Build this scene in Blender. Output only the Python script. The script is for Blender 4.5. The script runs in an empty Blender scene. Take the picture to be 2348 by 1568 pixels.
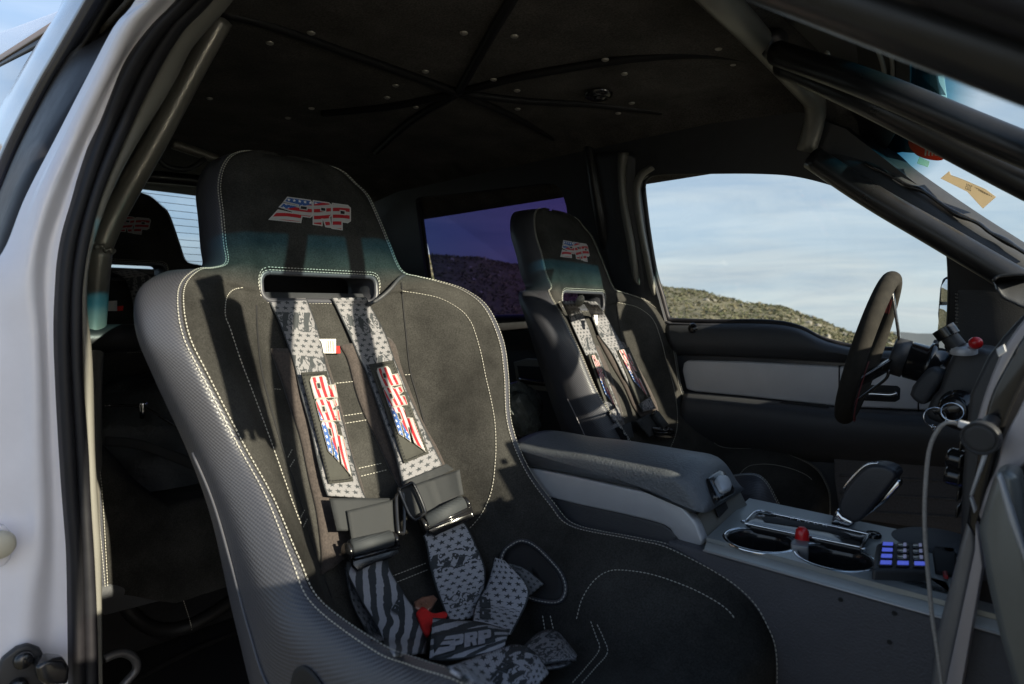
import bpy, bmesh, math, random
from mathutils import Vector, Matrix
from mathutils.bvhtree import BVHTree
from mathutils.geometry import tessellate_polygon
random.seed(7)
S = bpy.context.scene
COL = S.collection
R_ = math.radians
# ------------------------------------------------------------------ camera
W_, H_ = 2347.0, 1568.0
F_, CX_, CY_, HOR = 1430.0, 1173.5, 784.0, 711.0
PIT = math.atan((CY_ - HOR) / F_); YAW = R_(46.6)
FW = Vector((-math.cos(YAW)*math.cos(PIT), math.sin(YAW)*math.cos(PIT), -math.sin(PIT)))
RT = Vector((math.sin(YAW), math.cos(YAW), 0)); UP = RT.cross(FW)
CAM = Vector((0, -1.0, 0))
cd = bpy.data.cameras.new('camera'); cam = bpy.data.objects.new('camera', cd); COL.objects.link(cam)
m = Matrix((RT, UP, -FW)).transposed().to_4x4(); m.translation = CAM; cam.matrix_world = m
cd.sensor_width = 36; cd.lens = 36*F_/W_; cd.clip_start = 0.02; cd.clip_end = 5000
cd.dof.use_dof = True; cd.dof.focus_distance = 1.35; cd.dof.aperture_fstop = 5.6
S.camera = cam
# ------------------------------------------------------------------ light
SUN_EL, SUN_AZ = 18.3, 0.0          # azimuth from +X towards +Y
sd = Vector((math.cos(R_(SUN_EL))*math.cos(R_(SUN_AZ)), math.cos(R_(SUN_EL))*math.sin(R_(SUN_AZ)), math.sin(R_(SUN_EL))))
ld = bpy.data.lights.new('sun', 'SUN'); ld.energy = 5.0; ld.angle = R_(0.5); ld.color = (1, .87, .68)
sun = bpy.data.objects.new('sun', ld); COL.objects.link(sun); sun.rotation_euler = sd.to_track_quat('Z', 'Y').to_euler()
wd = bpy.data.worlds.new('World'); S.world = wd; wd.use_nodes = True
nt = wd.node_tree; N = nt.nodes; L = nt.links; bg = N['Background']; bg.inputs[1].default_value = 0.12
tc = N.new('ShaderNodeTexCoord'); sx = N.new('ShaderNodeSeparateXYZ'); L.new(tc.outputs['Generated'], sx.inputs[0])
mz = N.new('ShaderNodeMath'); mz.operation = 'MULTIPLY_ADD'; mz.inputs[1].default_value = .93; mz.inputs[2].default_value = .09
L.new(sx.outputs[2], mz.inputs[0]); cb = N.new('ShaderNodeCombineXYZ')
L.new(sx.outputs[0], cb.inputs[0]); L.new(sx.outputs[1], cb.inputs[1]); L.new(mz.outputs[0], cb.inputs[2])
sky = N.new('ShaderNodeTexSky'); sky.sky_type = 'NISHITA'; sky.sun_disc = False
sky.sun_elevation = R_(SUN_EL); sky.sun_rotation = R_(90 - SUN_AZ); sky.dust_density = 1.5; sky.ozone_density = 2.0
L.new(cb.outputs[0], sky.inputs[0])
mp = N.new('ShaderNodeMapping'); mp.inputs['Scale'].default_value = (1.1, 1.1, 8.0); L.new(cb.outputs[0], mp.inputs[0])
nz = N.new('ShaderNodeTexNoise'); nz.inputs['Scale'].default_value = 2.2; nz.inputs['Detail'].default_value = 7; nz.inputs['Roughness'].default_value = .55
nz.inputs['Distortion'].default_value = .4; L.new(mp.outputs[0], nz.inputs[0])
rp = N.new('ShaderNodeValToRGB'); rp.color_ramp.elements[0].position = .40; rp.color_ramp.elements[1].position = .62
rp.color_ramp.elements[0].color = (.82, .82, .82, 1); rp.color_ramp.elements[1].color = (1, 1, 1, 1)
L.new(nz.outputs[0], rp.inputs[0])
# cloud veil thick near the horizon, clear blue overhead
fa = N.new('ShaderNodeMapRange'); fa.inputs[1].default_value = .12; fa.inputs[2].default_value = .62; fa.inputs[3].default_value = 1; fa.inputs[4].default_value = .10; L.new(mz.outputs[0], fa.inputs[0])
fb = N.new('ShaderNodeMath'); fb.operation = 'MULTIPLY'; L.new(rp.outputs[0], fb.inputs[0]); L.new(fa.outputs[0], fb.inputs[1])
mx = N.new('ShaderNodeMix'); mx.data_type = 'RGBA'; L.new(fb.outputs[0], mx.inputs[0]); L.new(sky.outputs[0], mx.inputs[6])
n2 = N.new('ShaderNodeTexNoise'); n2.inputs['Scale'].default_value = 3.1; n2.inputs['Detail'].default_value = 8; n2.inputs['Roughness'].default_value = .6; n2.inputs['Distortion'].default_value = .6; L.new(mp.outputs[0], n2.inputs[0])
r2 = N.new('ShaderNodeValToRGB'); r2.color_ramp.elements[0].position = .38; r2.color_ramp.elements[0].color = (.188, .217, .245, 1); r2.color_ramp.elements[1].position = .60; r2.color_ramp.elements[1].color = (.262, .278, .282, 1); L.new(n2.outputs[0], r2.inputs[0])
v2 = N.new('ShaderNodeVectorMath'); v2.operation = 'SCALE'; v2.inputs['Scale'].default_value = 10.0; L.new(r2.outputs[0], v2.inputs[0]); L.new(v2.outputs[0], mx.inputs[7])
L.new(mx.outputs[2], bg.inputs[0])
S.view_settings.view_transform = 'Standard'; S.view_settings.look = 'None'; S.view_settings.gamma = 1
S.view_settings.exposure = 1.25; S.view_settings.use_curve_mapping = False
S.render.engine = 'CYCLES'; S.cycles.max_bounces = 10; S.cycles.transparent_max_bounces = 16
S.render.resolution_x = 1024; S.render.resolution_y = 684

# ------------------------------------------------------------------ picture-to-place helpers
def ray(p): return FW + RT*((p[0]-CX_)/F_) - UP*((p[1]-CY_)/F_)
def PX(p, X): d = ray(p); return CAM + d*((X-CAM.x)/d.x)
def PY(p, Y): d = ray(p); return CAM + d*((Y-CAM.y)/d.y)
def PZ(p, Z): d = ray(p); return CAM + d*((Z-CAM.z)/d.z)
def PD(p, D): return CAM + ray(p)*D
def PP(p, pt, n): d = ray(p); n = Vector(n); return CAM + d*((Vector(pt)-CAM).dot(n)/d.dot(n))
def cv(ox, oy, k, pts):           # crop coordinates -> picture coordinates
    return [(ox + x*k, oy + y*k) for x, y in pts]
def z2(p): return cv(328.7, 328.7, .36, p)
def z3(p): return cv(328.7, 751.2, .36, p)
def z4(p): return cv(563.4, 1033., .36, p)
def za(p): return cv(1126.8, 798.2, .2994, p)
def zd(p): return cv(1126.8, 422.6, .3891, p)
def zc(p): return cv(1596.3, 986., .2994, p)
def ze(p): return cv(1690., 563.4, .3594, p)
def zf(p): return cv(1925., 1004.7, .3593, p)
def zt(p): return cv(751.2, 0, .4, p)
def zr(p): return cv(1502.4, 0, .36, p)
def zl(p): return cv(0, 375.6, .4192, p)

# ------------------------------------------------------------------ node expression helper
class E_:
    def __init__(s, nt, sock): s.nt = nt; s.k = sock
    def _m(s, op, *a):
        n = s.nt.nodes.new('ShaderNodeMath'); n.operation = op
        for i, v in enumerate((s,)+a):
            if isinstance(v, E_): s.nt.links.new(v.k, n.inputs[i])
            else: n.inputs[i].default_value = float(v)
        return E_(s.nt, n.outputs[0])
    def __add__(s, o): return s._m('ADD', o)
    __radd__ = __add__
    def __sub__(s, o): return s._m('SUBTRACT', o)
    def __rsub__(s, o): return (s*-1) + o
    def __mul__(s, o): return s._m('MULTIPLY', o)
    __rmul__ = __mul__
    def __truediv__(s, o): return s._m('DIVIDE', o)
    def lt(s, o): return s._m('LESS_THAN', o)
    def gt(s, o): return s._m('GREATER_THAN', o)
    def sin(s): return s._m('SINE')
    def cos(s): return s._m('COSINE')
    def abs(s): return s._m('ABSOLUTE')
    def fr(s): return s._m('FRACT')
    def fl(s): return s._m('FLOOR')
    def at2(s, o): return s._m('ARCTAN2', o)
    def mx(s, o): return s._m('MAXIMUM', o)
    def mn(s, o): return s._m('MINIMUM', o)
    def sq(s): return s._m('SQRT')
def star(x, y, R):                 # 1 inside a five-pointed star of radius R centred at 0
    a = x.at2(y) / (2*math.pi/5) + 10.5
    ph = (a.fr() - .5) * (2*math.pi/5)      # 0 on a tip
    r = (x*x + y*y).sq(); ri = .40*R
    px, py = r*ph.cos(), r*ph.sin().abs()
    tx, ty = R, 0.0; ix, iy = ri*math.cos(math.pi/5), ri*math.sin(math.pi/5)
    nx, ny = (iy-ty), -(ix-tx)              # outward normal of tip-inner edge
    c = nx*tx + ny*ty
    if nx*0 + ny*0 > c: nx, ny, c = -nx, -ny, -c
    return (px*nx + py*ny).lt(c)

def newmat(name):
    mt = bpy.data.materials.new(name); mt.use_nodes = True
    return mt, mt.node_tree, mt.node_tree.nodes['Principled BSDF']
MATS = {}
def mat(name, col, rough=.6, metal=0, nscale=0, namt=0, bscale=0, bstr=0, coat=0, sheen=0, spec=.5, emit=None, es=1, bdist=.001):
    if name in MATS: return MATS[name]
    mt, nt, b = newmat(name)
    b.inputs['Base Color'].default_value = (*col, 1); b.inputs['Roughness'].default_value = rough
    b.inputs['Metallic'].default_value = metal; b.inputs['Specular IOR Level'].default_value = spec
    b.inputs['Coat Weight'].default_value = coat; b.inputs['Coat Roughness'].default_value = .08
    if sheen: b.inputs['Sheen Weight'].default_value = sheen; b.inputs['Sheen Roughness'].default_value = .45
    if emit: b.inputs['Emission Color'].default_value = (*emit, 1); b.inputs['Emission Strength'].default_value = es
    t = nt.nodes.new('ShaderNodeTexCoord')
    if namt:
        n = nt.nodes.new('ShaderNodeTexNoise'); n.inputs['Scale'].default_value = nscale; n.inputs['Detail'].default_value = 6; n.inputs['Roughness'].default_value = .65
        nt.links.new(t.outputs['Object'], n.inputs[0])
        r = nt.nodes.new('ShaderNodeMapRange'); r.inputs[1].default_value = .25; r.inputs[2].default_value = .75
        r.inputs[3].default_value = 1-namt; r.inputs[4].default_value = 1+namt; nt.links.new(n.outputs[0], r.inputs[0])
        v = nt.nodes.new('ShaderNodeVectorMath'); v.operation = 'SCALE'; v.inputs[0].default_value = col
        nt.links.new(r.outputs[0], v.inputs['Scale']); nt.links.new(v.outputs[0], b.inputs['Base Color'])
        r2 = nt.nodes.new('ShaderNodeMapRange'); r2.inputs[1].default_value = .25; r2.inputs[2].default_value = .75
        r2.inputs[3].default_value = max(0, rough-.12*min(1, namt*2)); r2.inputs[4].default_value = min(1, rough+.12*min(1, namt*2))
        nt.links.new(n.outputs[0], r2.inputs[0]); nt.links.new(r2.outputs[0], b.inputs['Roughness'])
    if bstr:
        n2 = nt.nodes.new('ShaderNodeTexNoise'); n2.inputs['Scale'].default_value = bscale; n2.inputs['Detail'].default_value = 4
        nt.links.new(t.outputs['Object'], n2.inputs[0]); bp = nt.nodes.new('ShaderNodeBump')
        bp.inputs['Strength'].default_value = bstr; bp.inputs['Distance'].default_value = bdist
        nt.links.new(n2.outputs[0], bp.inputs['Height']); nt.links.new(bp.outputs[0], b.inputs['Normal'])
    MATS[name] = mt; return mt

def grain(mt, sc=420, lo=.70, hi=1.32):
    nt = mt.node_tree; b = nt.nodes['Principled BSDF']; l = b.inputs['Base Color'].links[0]; src = l.from_socket
    t = nt.nodes.new('ShaderNodeTexCoord'); n = nt.nodes.new('ShaderNodeTexNoise'); n.inputs['Scale'].default_value = sc; n.inputs['Detail'].default_value = 3
    nt.links.new(t.outputs['Object'], n.inputs[0]); r = nt.nodes.new('ShaderNodeMapRange'); r.inputs[1].default_value = .3; r.inputs[2].default_value = .7; r.inputs[3].default_value = lo; r.inputs[4].default_value = hi
    nt.links.new(n.outputs[0], r.inputs[0]); v = nt.nodes.new('ShaderNodeVectorMath'); v.operation = 'SCALE'; nt.links.new(src, v.inputs[0]); nt.links.new(r.outputs[0], v.inputs['Scale']); nt.links.new(v.outputs[0], b.inputs['Base Color'])
SUEDE = mat('black_suede', (.035, .034, .0315), .9, 0, 5, .75, 900, .35, sheen=0, spec=.08)
LINER = mat('headliner_suede', (.068, .062, .055), .95, 0, 7, .55, 500, .5, sheen=.03, spec=.15)
BLK = mat('black_plastic', (.028, .029, .032), .48, 0, 30, .15, 700, .25)
BLKS = mat('black_soft_plastic', (.040, .042, .047), .52, 0, 20, .15, 420, .6)
BLKG = mat('black_gloss', (.012, .012, .013), .18, 0, 20, .2, coat=.3)
TUBEB = mat('black_tube_paint', (.016, .016, .017), .32, 0, 12, .3, 300, .1)
TUBEG = mat('grey_tube_paint', (.20, .19, .165), .38, .3, 8, .18, 90, .08)
TRIMG = mat('grey_trim', (.17, .165, .145), .5, 0, 6, .12, 500, .15)
RUB = mat('black_rubber', (.014, .014, .017), .5, 0, 25, .25, spec=.3)
TRIMK = mat('near_black_trim', (.010, .0095, .010), .55, 0, 20, .2, 500, .2, spec=.25)
WHITE = mat('white_paint', (.78, .77, .83), .20, 0, 6, .07, coat=.6)
SILV = mat('silver_trim', (.46, .47, .49), .40, .3, 14, .08, 900, .08)
SILVD = mat('graphite_trim', (.20, .20, .205), .42, .4, 10, .1)
BRONZ = mat('taupe_trim', (.42, .39, .40), .45, .3, 8, .08)
CHR = mat('chrome', (.75, .76, .78), .08, 1)
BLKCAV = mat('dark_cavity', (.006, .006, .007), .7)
CARPET = mat('carpet', (.012, .012, .014), .98, 0, 60, .4, 500, .8)
FABRIC = mat('speaker_fabric', (.11, .105, .108), .9, 0, 200, .3, 900, .6)
THREAD = mat('white_thread', (.48, .46, .40), .7)
THREADR = mat('red_thread', (.11, .012, .012), .7)
CREAM = mat('cream_print', (.32, .30, .27), .7)
WHITEL = mat('white_embroidery', (.42, .41, .40), .7, 0, 300, .1)
BROWN = mat('dark_brown_felt', (.050, .040, .036), .95, 0, 80, .25, 400, .5, sheen=.15)
PATCH = mat('patch_suede', (.040, .040, .034), .85, 0, 40, .25, 700, .3)
VELC = mat('black_webbing', (.018, .020, .022), .75, 0, 60, .2, 1000, .5)
KRAFT = None
RED = mat('red_plastic', (.55, .012, .015), .28, 0, coat=.3)
REDF = mat('red_fabric', (.62, .015, .012), .8, 0, 60, .2)
COPPER = mat('copper_foil', (.45, .23, .16), .35, .6, 60, .4, 80, .8)
PAPER = mat('paper_tag', (.70, .68, .62), .8, 0, 60, .1)
CABLE = mat('grey_cable', (.30, .28, .26), .5, 0, 400, .25)
WPLAST = mat('white_plastic', (.62, .62, .64), .35)
def paper(name, col):
    mt = mat(name, col, .8, 0, 40, .12); nt = mt.node_tree; o = [n for n in nt.nodes if n.type == 'OUTPUT_MATERIAL'][0]; tr = nt.nodes.new('ShaderNodeBsdfTranslucent')
    tr.inputs[0].default_value = (*[min(1, c*1.15) for c in col], 1); mx = nt.nodes.new('ShaderNodeMixShader'); mx.inputs[0].default_value = .62
    nt.links.new(nt.nodes['Principled BSDF'].outputs[0], mx.inputs[1]); nt.links.new(tr.outputs[0], mx.inputs[2]); nt.links.new(mx.outputs[0], o.inputs[0]); return mt
BAG = mat('black_nylon', (.035, .040, .045), .6, 0, 18, .5, 90, .8, bdist=.004)
PBAG = mat('clear_bag', (.10, .11, .105), .25, 0, 30, .6, 40, 1, bdist=.006)
BLUEL = mat('blue_backlight', (.05, .06, .3), .4, emit=(.10, .15, .80), es=.24)
PALEL = mat('pale_backlight', (.2, .2, .3), .4, emit=(.35, .40, .70), es=.09)

grain(SUEDE); grain(LINER, 260, .6, 1.4); grain(BROWN, 300)
def carbon():
    mt, nt, b = newmat('carbon_vinyl')
    uv = nt.nodes.new('ShaderNodeUVMap'); s = nt.nodes.new('ShaderNodeSeparateXYZ'); nt.links.new(uv.outputs[0], s.inputs[0])
    u, v = E_(nt, s.outputs[0]), E_(nt, s.outputs[1])
    a = ((u*1.0 + v*.55)*(2*math.pi/.0050)).sin(); c = ((u*.6 - v*1.0)*(2*math.pi/.0042)).sin()
    h = a*.6 + c*.4
    r = nt.nodes.new('ShaderNodeMapRange'); r.inputs[1].default_value = -1; r.inputs[2].default_value = 1; r.inputs[3].default_value = .30; r.inputs[4].default_value = .46
    nt.links.new(h.k, r.inputs[0]); nt.links.new(r.outputs[0], b.inputs['Roughness'])
    cr = nt.nodes.new('ShaderNodeMix'); cr.data_type = 'RGBA'; cr.inputs[6].default_value = (.034, .035, .043, 1); cr.inputs[7].default_value = (.072, .073, .084, 1)
    nt.links.new((h*.5+.5).k, cr.inputs[0]); nt.links.new(cr.outputs[2], b.inputs['Base Color'])
    bp = nt.nodes.new('ShaderNodeBump'); bp.inputs['Strength'].default_value = .28; bp.inputs['Distance'].default_value = .0007
    nt.links.new(h.k, bp.inputs['Height']); nt.links.new(bp.outputs[0], b.inputs['Normal'])
    return mt
CARBON = carbon()

def flag():
    mt, nt, b = newmat('flag_embroidery')
    uv = nt.nodes.new('ShaderNodeUVMap'); s = nt.nodes.new('ShaderNodeSeparateXYZ'); nt.links.new(uv.outputs[0], s.inputs[0])
    u, v = E_(nt, s.outputs[0]), E_(nt, s.outputs[1])   # u 0..504, v 0..165 (down)
    w = v + u*.12 + (u*.018).sin()*7
    st = (w/46 + .25).fr().lt(.5)                        # 1 = red
    blue = (v + u*.33).lt(112)
    gx, gy = ((u + (v/30).fl()*17)/34).fr()-.5, (v/30).fr()-.5
    sr = star(gx*34, gy*-30, 12)
    m1 = nt.nodes.new('ShaderNodeMix'); m1.data_type = 'RGBA'; m1.inputs[6].default_value = (.38, .37, .36, 1); m1.inputs[7].default_value = (.33, .008, .014, 1); nt.links.new(st.k, m1.inputs[0])
    m2 = nt.nodes.new('ShaderNodeMix'); m2.data_type = 'RGBA'; m2.inputs[6].default_value = (.015, .075, .27, 1); m2.inputs[7].default_value = (.65, .65, .65, 1); nt.links.new(sr.k, m2.inputs[0])
    m3 = nt.nodes.new('ShaderNodeMix'); m3.data_type = 'RGBA'; nt.links.new(blue.k, m3.inputs[0]); nt.links.new(m1.outputs[2], m3.inputs[6]); nt.links.new(m2.outputs[2], m3.inputs[7])
    nt.links.new(m3.outputs[2], b.inputs['Base Color']); b.inputs['Roughness'].default_value = .65
    return mt
FLAG = flag()

def strapmat(name, light=(.215, .21, .22), dark=(.035, .04, .045), mode='mix', seed=0.):
    """webbing print: u across 0..1, v metres along"""
    mt, nt, b = newmat(name)
    uv = nt.nodes.new('ShaderNodeUVMap'); s = nt.nodes.new('ShaderNodeSeparateXYZ'); nt.links.new(uv.outputs[0], s.inputs[0])
    u, v = E_(nt, s.outputs[0]), E_(nt, s.outputs[1])
    U = u*.05; n = nt.nodes.new('ShaderNodeTexNoise'); n.inputs['Scale'].default_value = 55; n.inputs['Detail'].default_value = 5
    cb = nt.nodes.new('ShaderNodeCombineXYZ'); nt.links.new((U+seed).k, cb.inputs[0]); nt.links.new((v*.55).k, cb.inputs[1]); nt.links.new(cb.outputs[0], n.inputs[0])
    nn = E_(nt, n.outputs[0])
    row = (v/.0105).fl()
    gx, gy = ((U + row*.0056)/.0112).fr()-.5, (v/.0105).fr()-.5
    st = star(gx*.0112, gy*-.0105, .0046)
    stripe = ((U*1.0 + v*.30 + nn*.010)/.0145 + seed).fr().lt(.5)
    art = ((nn*9).fr()-.5).abs().lt(.16)                # engraved, swirling line art
    zone = (v/.085 + seed).fr()
    if mode == 'stars': d = st
    elif mode == 'stripes': d = stripe
    elif mode == 'art': d = art.mx(st*nn.gt(.5))
    else:
        a = zone.lt(.55)
        d = st*a + (art.mx(stripe*nn.gt(.52)))*(1-a)
    edge = (u-.5).abs().gt(.47)
    d = d.mx(edge)
    mm = nt.nodes.new('ShaderNodeMix'); mm.data_type = 'RGBA'; mm.inputs[6].default_value = (*light, 1); mm.inputs[7].default_value = (*dark, 1); nt.links.new(d.k, mm.inputs[0])
    wv = ((v*(2*math.pi/.0022)).sin())*.5 + .5
    mv = nt.nodes.new('ShaderNodeVectorMath'); mv.operation = 'SCALE'; nt.links.new(mm.outputs[2], mv.inputs[0]); nt.links.new((wv*.35+.75).k, mv.inputs['Scale'])
    nt.links.new(mv.outputs[0], b.inputs['Base Color']); b.inputs['Roughness'].default_value = .7
    bp = nt.nodes.new('ShaderNodeBump'); bp.inputs['Strength'].default_value = .5; bp.inputs['Distance'].default_value = .0006
    nt.links.new(wv.k, bp.inputs['Height']); nt.links.new(bp.outputs[0], b.inputs['Normal'])
    return mt
WEBS = strapmat('star_webbing', mode='stars', light=(.40, .40, .43)); WEBT = strapmat('stripe_webbing', mode='stripes', seed=.3, light=(.38, .38, .41)); WEBL = strapmat('shade_lightened_webbing', seed=.55, light=(.40, .40, .43))  # print colour lightened for the lower straps, which lie in shade
WEBA = strapmat('printed_webbing', mode='art', seed=.7); WEBM = strapmat('mixed_webbing', seed=.15); WEBD = strapmat('dark_webbing', light=(.14, .145, .155), dark=(.03, .035, .04), seed=.6)

def glass(name, tint=(1, 1, 1), refl=1.0, band=None):
    mt = bpy.data.materials.new(name); mt.use_nodes = True; nt = mt.node_tree
    for n in list(nt.nodes): nt.nodes.remove(n)
    o = nt.nodes.new('ShaderNodeOutputMaterial'); t = nt.nodes.new('ShaderNodeBsdfTransparent'); g = nt.nodes.new('ShaderNodeBsdfGlossy')
    g.inputs['Roughness'].default_value = .01; t.inputs[0].default_value = (*tint, 1)
    fr = nt.nodes.new('ShaderNodeLayerWeight'); fr.inputs[0].default_value = .5; f = E_(nt, fr.outputs['Facing']); f = ((f*f)*(f*f)*f*.5*refl + .03).mn(.22*refl+.02)
    mx = nt.nodes.new('ShaderNodeMixShader'); nt.links.new(f.k, mx.inputs[0]); nt.links.new(t.outputs[0], mx.inputs[1]); nt.links.new(g.outputs[0], mx.inputs[2]); nt.links.new(mx.outputs[0], o.inputs[0])
    if band:
        uv = nt.nodes.new('ShaderNodeUVMap'); s = nt.nodes.new('ShaderNodeSeparateXYZ'); nt.links.new(uv.outputs[0], s.inputs[0])
        r = nt.nodes.new('ShaderNodeValToRGB'); e = r.color_ramp.elements
        e[0].position = 0; e[0].color = (.002, .035, .07, 1); e[1].position = 1; e[1].color = (*tint, 1)
        a = e.new(.10); a.color = (.006, .11, .20, 1); a = e.new(.17); a.color = (.20, .42, .48, 1); a = e.new(.24); a.color = (*tint, 1)
        nt.links.new(s.outputs[1], r.inputs[0]); nt.links.new(r.outputs[0], t.inputs[0])
    return mt
GL_CLEAR = glass('clear_glass', (.86, .90, .90)); GL_WIND = glass('windshield_glass', (.88, .93, .93), band=True, refl=.5)
GL_PURP = glass('purple_tinted_glass', (.060, .055, .17))
_n = GL_PURP.node_tree; _t = _n.nodes.new('ShaderNodeTexCoord'); _s = _n.nodes.new('ShaderNodeSeparateXYZ'); _n.links.new(_t.outputs['Object'], _s.inputs[0])
_r = _n.nodes.new('ShaderNodeValToRGB'); _r.color_ramp.elements[0].color = (.036, .044, .125, 1); _r.color_ramp.elements[1].color = (.068, .036, .125, 1); _n.links.new(((E_(_n, _s.outputs[0])+2.2)/1.1).k, _r.inputs[0])
_n.links.new(_r.outputs[0], [x for x in _n.nodes if x.type == 'BSDF_TRANSPARENT'][0].inputs[0]); GL_REAR = glass('rear_glass', (.55, .62, .66), refl=.6)
GL_DARK = mat('dark_side_glass', (.012, .02, .04), .04, 0, coat=1)

# ------------------------------------------------------------------ mesh helpers
def smooth_curve(pts, n):
    """Catmull-Rom through pts (any dimension), resampled evenly to n points"""
    P = [Vector(p) for p in pts]
    if len(P) == 2: return [P[0].lerp(P[1], i/(n-1)) for i in range(n)]
    out = []
    for i in range(len(P)-1):
        p0 = P[i-1] if i else P[0]*2-P[1]; p1, p2 = P[i], P[i+1]; p3 = P[i+2] if i+2 < len(P) else P[-1]*2-P[-2]
        for k in range(10):
            t = k/10; out.append(.5*((2*p1)+(p2-p0)*t+(2*p0-5*p1+4*p2-p3)*t*t+(3*p1-p0-3*p2+p3)*t**3))
    out.append(P[-1])
    d = [0]
    for a, b in zip(out, out[1:]): d.append(d[-1]+(b-a).length)
    res = []; j = 0
    for i in range(n):
        s = d[-1]*i/(n-1)
        while j < len(d)-2 and d[j+1] < s: j += 1
        w = (s-d[j])/max(1e-9, d[j+1]-d[j]); res.append(out[j].lerp(out[j+1], min(1, max(0, w))))
    return res
def finish(name, bm, mt, parent=None, smooth=True, mods=()):
    me = bpy.data.meshes.new(name); bm.to_mesh(me); bm.free()
    if smooth:
        for p in me.polygons: p.use_smooth = True
    o = bpy.data.objects.new(name, me); COL.objects.link(o)
    for x in (mt if isinstance(mt, (list, tuple)) else [mt]): me.materials.append(x)
    if parent: o.parent = parent; 
    if parent: o.matrix_parent_inverse = Matrix.Translation(-parent.matrix_basis.translation) if parent.type == 'EMPTY' else Matrix()
    for md in mods:
        if md[0] == 'bevel': b = o.modifiers.new('b', 'BEVEL'); b.width = md[1]; b.segments = md[2] if len(md) > 2 else 3; b.limit_method = 'ANGLE'; b.angle_limit = R_(35)
        if md[0] == 'solid': b = o.modifiers.new('s', 'SOLIDIFY'); b.thickness = md[1]; b.offset = md[2] if len(md) > 2 else 0
        if md[0] == 'sub': b = o.modifiers.new('u', 'SUBSURF'); b.levels = b.render_levels = md[1]
    return o
def thing(name, label, cat, loc=(0, 0, 0), group=None):
    o = bpy.data.objects.new(name, None); COL.objects.link(o); o.location = loc; o.empty_display_size = .1
    o['label'] = label; o['category'] = cat
    if group: o['group'] = group
    return o
def tag(o, label, cat, group=None):
    o['label'] = label; o['category'] = cat
    if group: o['group'] = group
    return o
def grid(name, rows, mt, parent=None, skip=None, uv=None, mods=(), closed=False, matidx=None):
    bm = bmesh.new(); V = [[bm.verts.new(p) for p in r] for r in rows]; uvl = bm.loops.layers.uv.new('UVMap')
    n = len(rows[0])
    for i in range(len(rows)-1):
        for j in range(n if closed else n-1):
            if skip and skip(i, j): continue
            j2 = (j+1) % n
            f = bm.faces.new((V[i][j], V[i][j2], V[i+1][j2], V[i+1][j]))
            if uv:
                for lp, (a, b) in zip(f.loops, ((i, j), (i, j+1), (i+1, j+1), (i+1, j))): lp[uvl].uv = uv(a, b)
            if matidx: f.material_index = matidx(i, j)
    bmesh.ops.remove_doubles(bm, verts=bm.verts, dist=1e-6)
    bmesh.ops.delete(bm, geom=[v for v in bm.verts if not v.link_faces], context='VERTS')
    return finish(name, bm, mt, parent, True, mods)
def loft(name, curves, mt, parent=None, n=50, across=6, mods=(('solid', .004),)):
    """curves: lists of 3-D points, lofted side by side with a smooth section"""
    C = [smooth_curve(c, n) for c in curves]
    rows = [smooth_curve([c[i] for c in C], across*(len(C)-1)+1) for i in range(n)]
    def uv(i, j): i = min(i, n-1); j = min(j, len(rows[0])-1); return (j/(len(rows[0])-1), i/(n-1))
    return grid(name, rows, mt, parent, uv=uv, mods=mods)
def tube_bm(bm, pts, r, seg=16, n=None, cap=True, flat=None):
    P = smooth_curve(pts, n or max(2, len(pts)*6)) if (n or len(pts) > 2) else [Vector(p) for p in pts]
    rr = r if callable(r) else (lambda t: r)
    up = None; rings = []
    for i, p in enumerate(P):
        t = (P[min(i+1, len(P)-1)]-P[max(i-1, 0)]).normalized()
        if up is None: up = t.orthogonal().normalized()
        up = (up - t*up.dot(t)).normalized(); b = t.cross(up); R = rr(i/(len(P)-1))
        rings.append([bm.verts.new(p + (up*math.cos(2*math.pi*k/seg) + b*math.sin(2*math.pi*k/seg))*R) for k in range(seg)])
    for a, b in zip(rings, rings[1:]):
        for k in range(seg): bm.faces.new((a[k], a[(k+1) % seg], b[(k+1) % seg], b[k]))
    if cap: bm.faces.new(rings[0][::-1]); bm.faces.new(rings[-1])
def tube(name, pts, r, mt, parent=None, seg=16, n=None):
    bm = bmesh.new(); tube_bm(bm, pts, r, seg, n); bmesh.ops.recalc_face_normals(bm, faces=bm.faces); return finish(name, bm, mt, parent)
def bend(a, b, c, r=.06, k=6):       # straight-bend-straight through b
    a, b, c = Vector(a), Vector(b), Vector(c); p = b+(a-b).normalized()*r; q = b+(c-b).normalized()*r
    return [a]+[p*(1-t)**2+b*2*t*(1-t)+q*t*t for t in [i/k for i in range(k+1)]]+[c]
def prism_bm(bm, pts, d):
    """polygon (list of 3-D points) extruded by vector d"""
    d = Vector(d); a = [bm.verts.new(p) for p in pts]; b = [bm.verts.new(Vector(p)+d) for p in pts]; n = len(pts)
    bm.faces.new(a); bm.faces.new(b[::-1])
    for i in range(n): bm.faces.new((a[i], a[(i+1) % n], b[(i+1) % n], b[i]))
def prism(name, pts, d, mt, parent=None, bev=.003, seg=3):
    bm = bmesh.new(); prism_bm(bm, pts, d); bmesh.ops.recalc_face_normals(bm, faces=bm.faces)
    return finish(name, bm, mt, parent, True, (('bevel', bev, seg),) if bev else ())
def box(name, lo, hi, mt, parent=None, bev=.004):
    x0, y0, z0 = lo; x1, y1, z1 = hi
    return prism(name, [(x0, y0, z0), (x1, y0, z0), (x1, y1, z0), (x0, y1, z0)], (0, 0, z1-z0), mt, parent, bev)
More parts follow.
